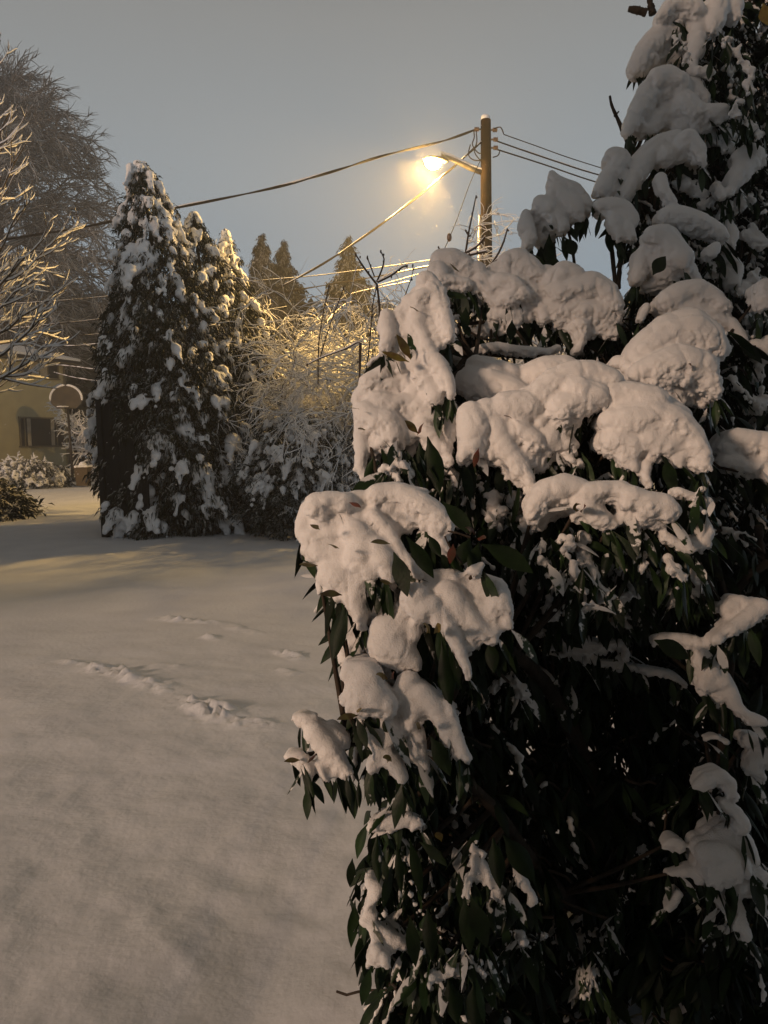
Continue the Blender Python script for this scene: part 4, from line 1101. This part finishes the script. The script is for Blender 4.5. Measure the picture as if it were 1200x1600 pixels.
NEARFILL = [(600, 560), (640, 480), (700, 430), (780, 440), (960, 450), (1010, 520), (1080, 520), (1230, 480), (1230, 1640), (640, 1640), (600, 1560), (610, 1440), (590, 1300), (640, 1230), (560, 1120),
            (560, 1020), (530, 900), (510, 840), (560, 800), (590, 760), (590, 700), (590, 640)]
bx = G(1010, 1560)
NB = np.array([bx[0] + 0.1, bx[1] + 0.35, 0.0])
def gpt(dx, dy): return (NB[0] + dx, NB[1] + dy, None, 0.028)
def stemlist(L):  # first point on the ground, the rest picture points
    return [[(NB[0] + a[0], NB[1] + a[1], None, 0.026)] + b for a, b in L]
shrub('rhododendron_shrub', 'broad leafy shrub weighed down by thick snow pillows, filling the near right', NEAR, NB, stemlist([
    ((0.0, 0.0), [(960, 1300, 2.1, .024), (860, 1080, 1.9, .018), (720, 960, 1.62, .011), (620, 850, 1.6, .007)]),
    ((0.05, 0.1), [(1000, 1150, 2.2, .022), (900, 850, 2.15, .016), (800, 640, 2.15, .011), (690, 500, 2.1, .007)]),
    ((0.1, 0.2), [(1040, 1000, 2.4, .022), (1000, 700, 2.3, .016), (930, 520, 2.45, .01), (860, 450, 2.45, .006)]),
    ((0.15, 0.15), [(1140, 1000, 2.3, .022), (1120, 750, 2.2, .016), (1080, 580, 2.15, .01)]),
    ((-0.05, -0.1), [(880, 1400, 1.9, .018), (760, 1250, 1.65, .012), (640, 1160, 1.56, .008), (545, 1165, 1.58, .004)]),
    ((0.15, -0.1), [(1120, 1400, 1.95, .018), (1130, 1150, 1.9, .012), (1150, 980, 1.85, .008)])]),
    11, NEARFILL, 2200,
    extra_branches=[[(735, 548, 2.3, 3), (765, 553, 2.3, 4), (800, 555, 2.3, 5), (835, 558, 2.28, 5.5), (870, 566, 2.25, 7), (930, 590, 2.3, 8)],
                    [(832, 558, 2.28, 3.5), (820, 535, 2.3, 2.5), (803, 512, 2.32, 2)], [(735, 548, 2.3, 3), (724, 530, 2.3, 2.5), (716, 505, 2.32, 2)],
                    [(840, 560, 2.28, 2.5), (822, 550, 2.3, 2), (808, 542, 2.3, 1.5)], [(850, 500, 2.4, 3), (805, 500, 2.4, 3.5), (760, 503, 2.4, 3), (715, 508, 2.38, 2.5)],
                    [(780, 540, 2.35, 2), (774, 520, 2.35, 2.2), (765, 495, 2.38, 2)], [(735, 548, 2.3, 3), (715, 575, 2.2, 4), (700, 600, 2.1, 5)],
                    [(1200, 880, 1.9, 7), (1170, 900, 1.9, 7), (1140, 935, 1.95, 8), (1115, 960, 2.0, 9)], [(1185, 820, 1.95, 6), (1190, 880, 1.95, 7)],
                    [(722, 880, 1.42, 2.0), (705, 858, 1.42, 1.6), (695, 838, 1.43, 1.3)], [(735, 840, 1.45, 2), (715, 833, 1.45, 1.5), (700, 830, 1.46, 1.2)]],
    hero=[(668, 682, 688, 768, 1.72, 30, 'g'), (655, 690, 662, 748, 1.74, 20, 'g'), (538, 945, 518, 1030, 1.44, 27, 'g'), (690, 783, 742, 833, 1.45, 24, 'g'), (752, 850, 835, 888, 1.45, 32, 'g'),
          (735, 840, 718, 882, 1.47, 26, 'g'), (748, 848, 735, 895, 1.46, 22, 'g'), (615, 862, 638, 930, 1.44, 28, 'g'), (635, 838, 680, 900, 1.44, 24, 'g'), (668, 835, 690, 868, 1.46, 16, 'g'),
          (556, 1120, 575, 1170, 1.38, 15, 'g'), (550, 1125, 568, 1190, 1.38, 10, 'g'), (672, 1150, 705, 1210, 1.38, 26, 'g'), (690, 1000, 704, 1110, 1.42, 24, 'g'), (765, 1000, 772, 1050, 1.45, 22, 'g'), (770, 1010, 792, 1048, 1.46, 16, 'g'),
          (770, 1308, 782, 1388, 1.48, 26, 'g'), (786, 1305, 838, 1375, 1.48, 34, 'g'), (735, 1400, 762, 1480, 1.46, 30, 'g'), (725, 1400, 735, 1490, 1.47, 26, 'g'), (620, 1320, 628, 1395, 1.45, 14, 'g'), (640, 1310, 660, 1400, 1.45, 18, 'g'), (655, 1315, 700, 1350, 1.45, 16, 'g'), (598, 1340, 605, 1375, 1.45, 12, 'g'),
          (668, 1420, 675, 1500, 1.47, 24, 'g'), (640, 1430, 650, 1510, 1.47, 22, 'g'), (700, 1530, 715, 1600, 1.44, 30, 'g'), (740, 1535, 745, 1610, 1.44, 30, 'g'), (1035, 660, 1045, 760, 2.0, 10, 'g'), (1040, 715, 1052, 765, 1.80, 22, 'g'),
          (1022, 1000, 1078, 1025, 1.66, 30, 'g'), (895, 950, 910, 1005, 1.80, 30, 'g'), (930, 950, 950, 1015, 1.80, 22, 'g'), (870, 980, 912, 1010, 1.86, 22, 'g'), (725, 505, 732, 520, 2.25, 10, 'g'), (728, 480, 726, 515, 2.26, 16, 'g'), (800, 500, 798, 530, 2.26, 16, 'g'),
          (642, 562, 622, 522, 1.86, 16, 'y'), (640, 566, 598, 545, 1.86, 13, 'y'), (654, 678, 634, 655, 1.80, 12, 'y'), (652, 680, 660, 662, 1.80, 8, 'r'), (500, 828, 488, 818, 1.44, 7, 'y'), (497, 884, 474, 879, 1.42, 8, 'y'), (610, 850, 586, 844, 1.42, 8, 'y'), (530, 857, 516, 848, 1.42, 7, 'y'),
          (535, 930, 508, 925, 1.42, 9, 'y'), (612, 912, 598, 905, 1.42, 9, 'y'), (560, 1118, 534, 1119, 1.36, 9, 'y'), (556, 1112, 562, 1106, 1.36, 7, 'y'), (672, 990, 665, 975, 1.38, 13, 'y'), (678, 990, 686, 976, 1.38, 11, 'y'), (606, 1062, 592, 1052, 1.36, 10, 'y'), (610, 1062, 614, 1050, 1.36, 8, 'r'),
          (612, 1190, 602, 1182, 1.35, 10, 'y'), (658, 1140, 652, 1130, 1.35, 9, 'y'), (562, 640, 553, 636, 1.86, 6, 'y'), (572, 672, 562, 668, 1.85, 6, 'y'), (900, 800, 900, 786, 1.65, 12, 'y'), (908, 802, 914, 790, 1.65, 9, 'r'), (1082, 582, 1080, 568, 1.94, 9, 'r'), (800, 654, 790, 648, 1.8, 6, 'r'),
          (748, 700, 742, 722, 1.76, 8, 'r'), (708, 850, 704, 872, 1.41, 11, 'r'), (742, 836, 732, 824, 1.42, 12, 'r'), (745, 842, 756, 838, 1.42, 9, 'r'), (668, 460, 655, 452, 2.2, 8, 'y'), (655, 487, 644, 478, 1.9, 7, 'y'), (718, 425, 706, 412, 2.25, 8, 'y'), (545, 785, 560, 788, 1.44, 6, 'r'), (690, 1315, 684, 1300, 1.45, 10, 'y'), (470, 1188, 450, 1186, 1.46, 7, 'y'), (495, 1178, 484, 1186, 1.42, 5, 'r'),
          (474, 1195, 490, 1245, 1.46, 9, 'g'), (470, 1200, 486, 1250, 1.47, 7, 'g'), (520, 1220, 524, 1235, 1.46, 7, 'g'), (540, 1210, 548, 1260, 1.46, 9, 'g'), (560, 1220, 562, 1262, 1.45, 9, 'g')],
    holes=[(815, 535, 75, 32), (850, 560, 40, 18)])

TB = base_of(1180, 3.3); NB = TB
shrub('tall_leafy_shrub', 'tall dark shrub rising past the frame top at the right, snow lobes on each tier', TALL, TB, stemlist([
    ((0.0, 0.0), [(1190, 900, 3.2, .045), (1170, 500, 3.1, .035), (1150, 200, 3.05, .025), (1150, -60, 3.05, .015)]),
    ((-0.1, 0.0), [(1120, 800, 3.0, .025), (1060, 500, 2.8, .018), (1010, 330, 2.75, .01), (975, 270, 2.75, .006)]),
    ((0.05, -0.1), [(1220, 700, 2.9, .03), (1110, 300, 2.85, .015), (1070, 150, 2.85, .01), (1040, 60, 2.85, .006)])]),
    17, [(1030, 60), (1080, 30), (1130, -40), (1250, -40), (1250, 700), (1000, 560), (985, 480), (1000, 380), (970, 340), (1000, 300), (1040, 240), (1060, 180), (1050, 120)], 1000, leafL=(0.07, 0.11),
    extra_branches=[[(992, 245, 2.75, 4), (978, 215, 2.75, 4), (966, 188, 2.75, 3), (956, 165, 2.75, 2.4), (953, 150, 2.75, 1.8)], [(1085, 130, 2.8, 4), (1075, 100, 2.8, 4), (1066, 55, 2.8, 3)], [(960, 182, 2.75, 2), (967, 174, 2.75, 1)],
                    [(952, 350, 2.6, 3), (957, 400, 2.65, 3.5), (962, 450, 2.6, 4)], [(978, 350, 2.6, 3), (970, 400, 2.65, 3.5), (966, 450, 2.6, 4)], [(1010, 20, 2.9, 6), (995, 16, 2.9, 6), (982, 14, 2.9, 4)], [(1020, 22, 2.9, 6), (1016, 5, 2.9, 5), (1012, -20, 2.9, 4)]],
    hero=[(950, 355, 955, 395, 2.6, 14, 'g'), (975, 370, 970, 410, 2.6, 16, 'g'), (1020, 430, 1038, 400, 2.35, 22, 'g'), (1192, 5, 1205, 40, 2.6, 24, 'y')], voxel=0.006)
NB = base_of(905, 2.75)
shrub('upright_sprig_shrub', 'single upright sprig with a snow cap and hanging leaves, against the sky', SPRIG, NB, stemlist([
    ((0.0, 0.0), [(915, 700, 2.75, .010), (902, 480, 2.72, .008), (896, 400, 2.7, .006), (885, 350, 2.68, .004)]),
    ((-0.04, 0.0), [(890, 600, 2.75, .008), (872, 440, 2.7, .004), (866, 380, 2.68, .003)])]),
    19, None, 0, leafL=(0.06, 0.10),
    extra_branches=[[(878, 440, 2.7, 3), (850, 400, 2.68, 3), (836, 380, 2.66, 2)]],
    hero=[(858, 365, 858, 418, 2.58, 18, 'g'), (845, 385, 848, 412, 2.58, 16, 'g'), (850, 395, 868, 418, 2.56, 18, 'g'), (884, 372, 895, 392, 2.56, 18, 'g'), (908, 330, 912, 365, 2.58, 20, 'g'), (832, 385, 824, 408, 2.58, 10, 'g'), (826, 380, 818, 395, 2.58, 8, 'g'), (905, 340, 905, 355, 2.56, 12, 'g')], voxel=0.005)

def budded_tree():
    d = 6.2; b = base_of(640, d)
    t = thing('budding_sapling', 'bare dark sapling with forked budded twigs against the sky by the lamp wires', 'tree', b)
    S_ = [[(640, 900, 5), (600, 640, 4.5), (594, 520, 3.6), (593, 480, 3.2), (589, 445, 3)], [(589, 445, 3), (570, 420, 2.6), (556, 398, 2)], [(589, 440, 2.8), (597, 420, 2.2), (600, 405, 2), (595, 393, 1.5)], [(590, 441, 2.8), (612, 430, 2.6), (628, 418, 2.2), (636, 416, 1.6)],
          [(585, 432, 2), (576, 408, 1.5), (574, 402, 1)], [(622, 500, 1.6), (632, 465, 1.4), (644, 430, 1.2), (645, 415, 1)], [(560, 640, 2), (575, 560, 2), (582, 480, 1.6), (588, 450, 1.4)],
          [(560, 620, 3), (563, 560, 2.5), (562, 535, 2.2), (540, 545, 2), (500, 560, 2), (480, 570, 1.4)], [(640, 900, 5), (565, 720, 3), (562, 600, 2.6), (562, 540, 2.4)], [(497, 600, 2), (498, 540, 1.7), (505, 490, 1.5), (514, 448, 1.2)], [(500, 560, 1.6), (515, 510, 1.4), (537, 450, 1.1)]]
    tw = MB(); sn = MB()
    bud = MB(); r = np.random.default_rng(4)
    for s in S_:
        a = np.array(s, float); q = smooth(P(a[:, 0], a[:, 1], d), 18); rad = np.interp(np.linspace(0, 1, 18), np.linspace(0, 1, len(a)), a[:, 2]) / F * d * 0.62
        tw.tube(q, rad, 6); qs = q.copy(); tan = norm(np.gradient(q, axis=0)); hor = np.sqrt(np.clip(1 - tan[:, 2] ** 2, 0, 1)); qs[:, 2] += rad; sn.tube(qs, np.maximum(rad * 0.9 * hor, 0.0015), 6)
        for k in range(6, 18, 4): bud.ball(q[k] + r.normal(0, 1, 3) * rad[k], (0.007, 0.007, 0.012), 1)
        bud.ball(q[-1], (0.008, 0.008, 0.016), 1)
    tw.build('branches', M_TWIG, t, True); sn.build('snow_cover', M_SNOWF, t, True); bud.build('buds', M_TWIG, t, True)
    d = 8.0; b = base_of(760, d)
    t = thing('budding_sapling', 'bare dark sapling with twigs forking either side of the utility pole', 'tree', b)
    S_ = [[(760, 900, 7), (745, 560, 5), (735, 430, 4), (728, 392, 3)], [(728, 392, 3), (732, 365, 2.6), (738, 335, 2.2), (744, 305, 1.4)], [(733, 370, 2), (727, 360, 1.6)], [(728, 395, 3.5), (745, 385, 3), (758, 370, 2.4)], [(728, 400, 3.5), (745, 396, 3), (760, 393, 3)],
          [(755, 430, 4), (775, 402, 3), (786, 380, 2.4), (793, 357, 1.6)], [(760, 420, 3), (782, 402, 3), (795, 393, 2)], [(690, 420, 2), (687, 395, 1.8), (685, 385, 1.2)]]
    tw = MB(); sn = MB(); bud = MB()
    for s in S_:
        a = np.array(s, float); q = smooth(P(a[:, 0], a[:, 1], d), 18); rad = np.interp(np.linspace(0, 1, 18), np.linspace(0, 1, len(a)), a[:, 2]) / F * d * 0.62
        tw.tube(q, rad, 6); qs = q.copy(); tan = norm(np.gradient(q, axis=0)); hor = np.sqrt(np.clip(1 - tan[:, 2] ** 2, 0, 1)); qs[:, 2] += rad; sn.tube(qs, np.maximum(rad * 0.9 * hor, 0.0015), 6)
        for k in range(4, 18, 4): bud.ball(q[k] + r.normal(0, 1, 3) * rad[k], (0.009, 0.009, 0.014), 1)
    tw.build('branches', M_TWIG, t, True); sn.build('snow_cover', M_SNOWF, t, True); bud.build('buds', M_TWIG, t, True)
budded_tree()

# unseen panel added behind the camera: keeps the low warm light off the lower right of the near shrub
def sun_panel():
    t = thing('added_sun_panel', 'grey panel added behind the camera to block light, out of frame', 'light blocker', (-2.4, -1.0, 0))
    a, b_ = np.array([-2.56, -0.83, 0]), np.array([-1.15, -2.51, 0]); c = (a + b_) / 2; ang = math.atan2(*(b_ - a)[1::-1]); R = np.array(Matrix.Rotation(ang, 3, 'Z')); L = np.linalg.norm(b_ - a)
    MB().box(c + [0, 0, 1.13], (L, 0.05, 2.26), R).build('leaf', M_SIDING, t)
    MB().ball(a * .93 + b_ * .07 + np.array([0, 0, 1.0]) + R @ np.array([0, 0.05, 0]), 0.035, 2).build('handle', M_STEEL, t, True)
sun_panel()
def rear_sky_block():  # unseen house-shaped block, put in to hide the sky behind the camera
    t = thing('added_rear_sky_blocker', 'house-shaped block added behind the camera to cut off sky light, out of frame', 'house', (4, -4.5, 0))
    MB().box((3.9, -4.6, 3.1), (9.4, 6.0, 6.2)).build('wall', M_SIDING, t)
    z = 6.2; c = [(-1.2, -7.9, z), (9.0, -7.9, z), (9.0, -1.35, z), (-1.2, -1.35, z), (1.5, -4.6, z + 2), (6.5, -4.6, z + 2)]
    MB().add(np.array(c), [[0, 1, 5, 4], [2, 3, 4, 5], [3, 2, 1, 0]]).add(np.array(c), [[1, 2, 5], [3, 0, 4]]).build('roof', M_SNOWF, t)
    MB().box((2.4, -1.57, 1.6), (1.4, 0.08, 1.2)).build('window', M_GLASS, t)
rear_sky_block()
def roof_shade():  # unseen roof added to dim the warm light on the higher branches
    t = thing('added_roof_shade', 'sloping roof on posts added left of the camera to block light, out of frame', 'roof', (-4.4, -1, 0))
    V = [(-3.3, -4, 3.35), (-3.3, 2.6, 3.35), (-5.6, 2.6, 5.5), (-5.6, -4, 5.5)]; V = V + [(x, y, z + 0.12) for x, y, z in V]
    MB().add(np.array(V, float), [[3, 2, 1, 0], [4, 5, 6, 7], [0, 1, 5, 4], [1, 2, 6, 5], [2, 3, 7, 6], [3, 0, 4, 7]]).build('roof_panel', M_SIDING, t)
    for (x, y, z) in ((-3.4, -2.2, 3.4), (-3.4, -3.9, 3.4), (-5.5, -2.2, 5.35), (-5.5, -3.9, 5.35)): MB().box((x, y, z / 2), (0.1, 0.1, z)).build('post', M_TRIM, t)
roof_shade()
def haze():
    m = bpy.data.materials.new('haze'); m.use_nodes = True; t = m.node_tree; t.nodes.clear()
    o_ = nn(t, 'ShaderNodeOutputMaterial'); v = nn(t, 'ShaderNodeVolumePrincipled'); v.inputs['Density'].default_value = 0.005
    v.inputs['Color'].default_value = (0.85, 0.85, 0.85, 1); v.inputs['Anisotropy'].default_value = 0.35; t.links.new(v.outputs[0], o_.inputs['Volume'])
    o = MB().box((0, 41, 12.5), (170, 118, 29)).build('haze', m); tag(o, 'thin snowy night haze', 'haze', None, 'stuff')
haze()
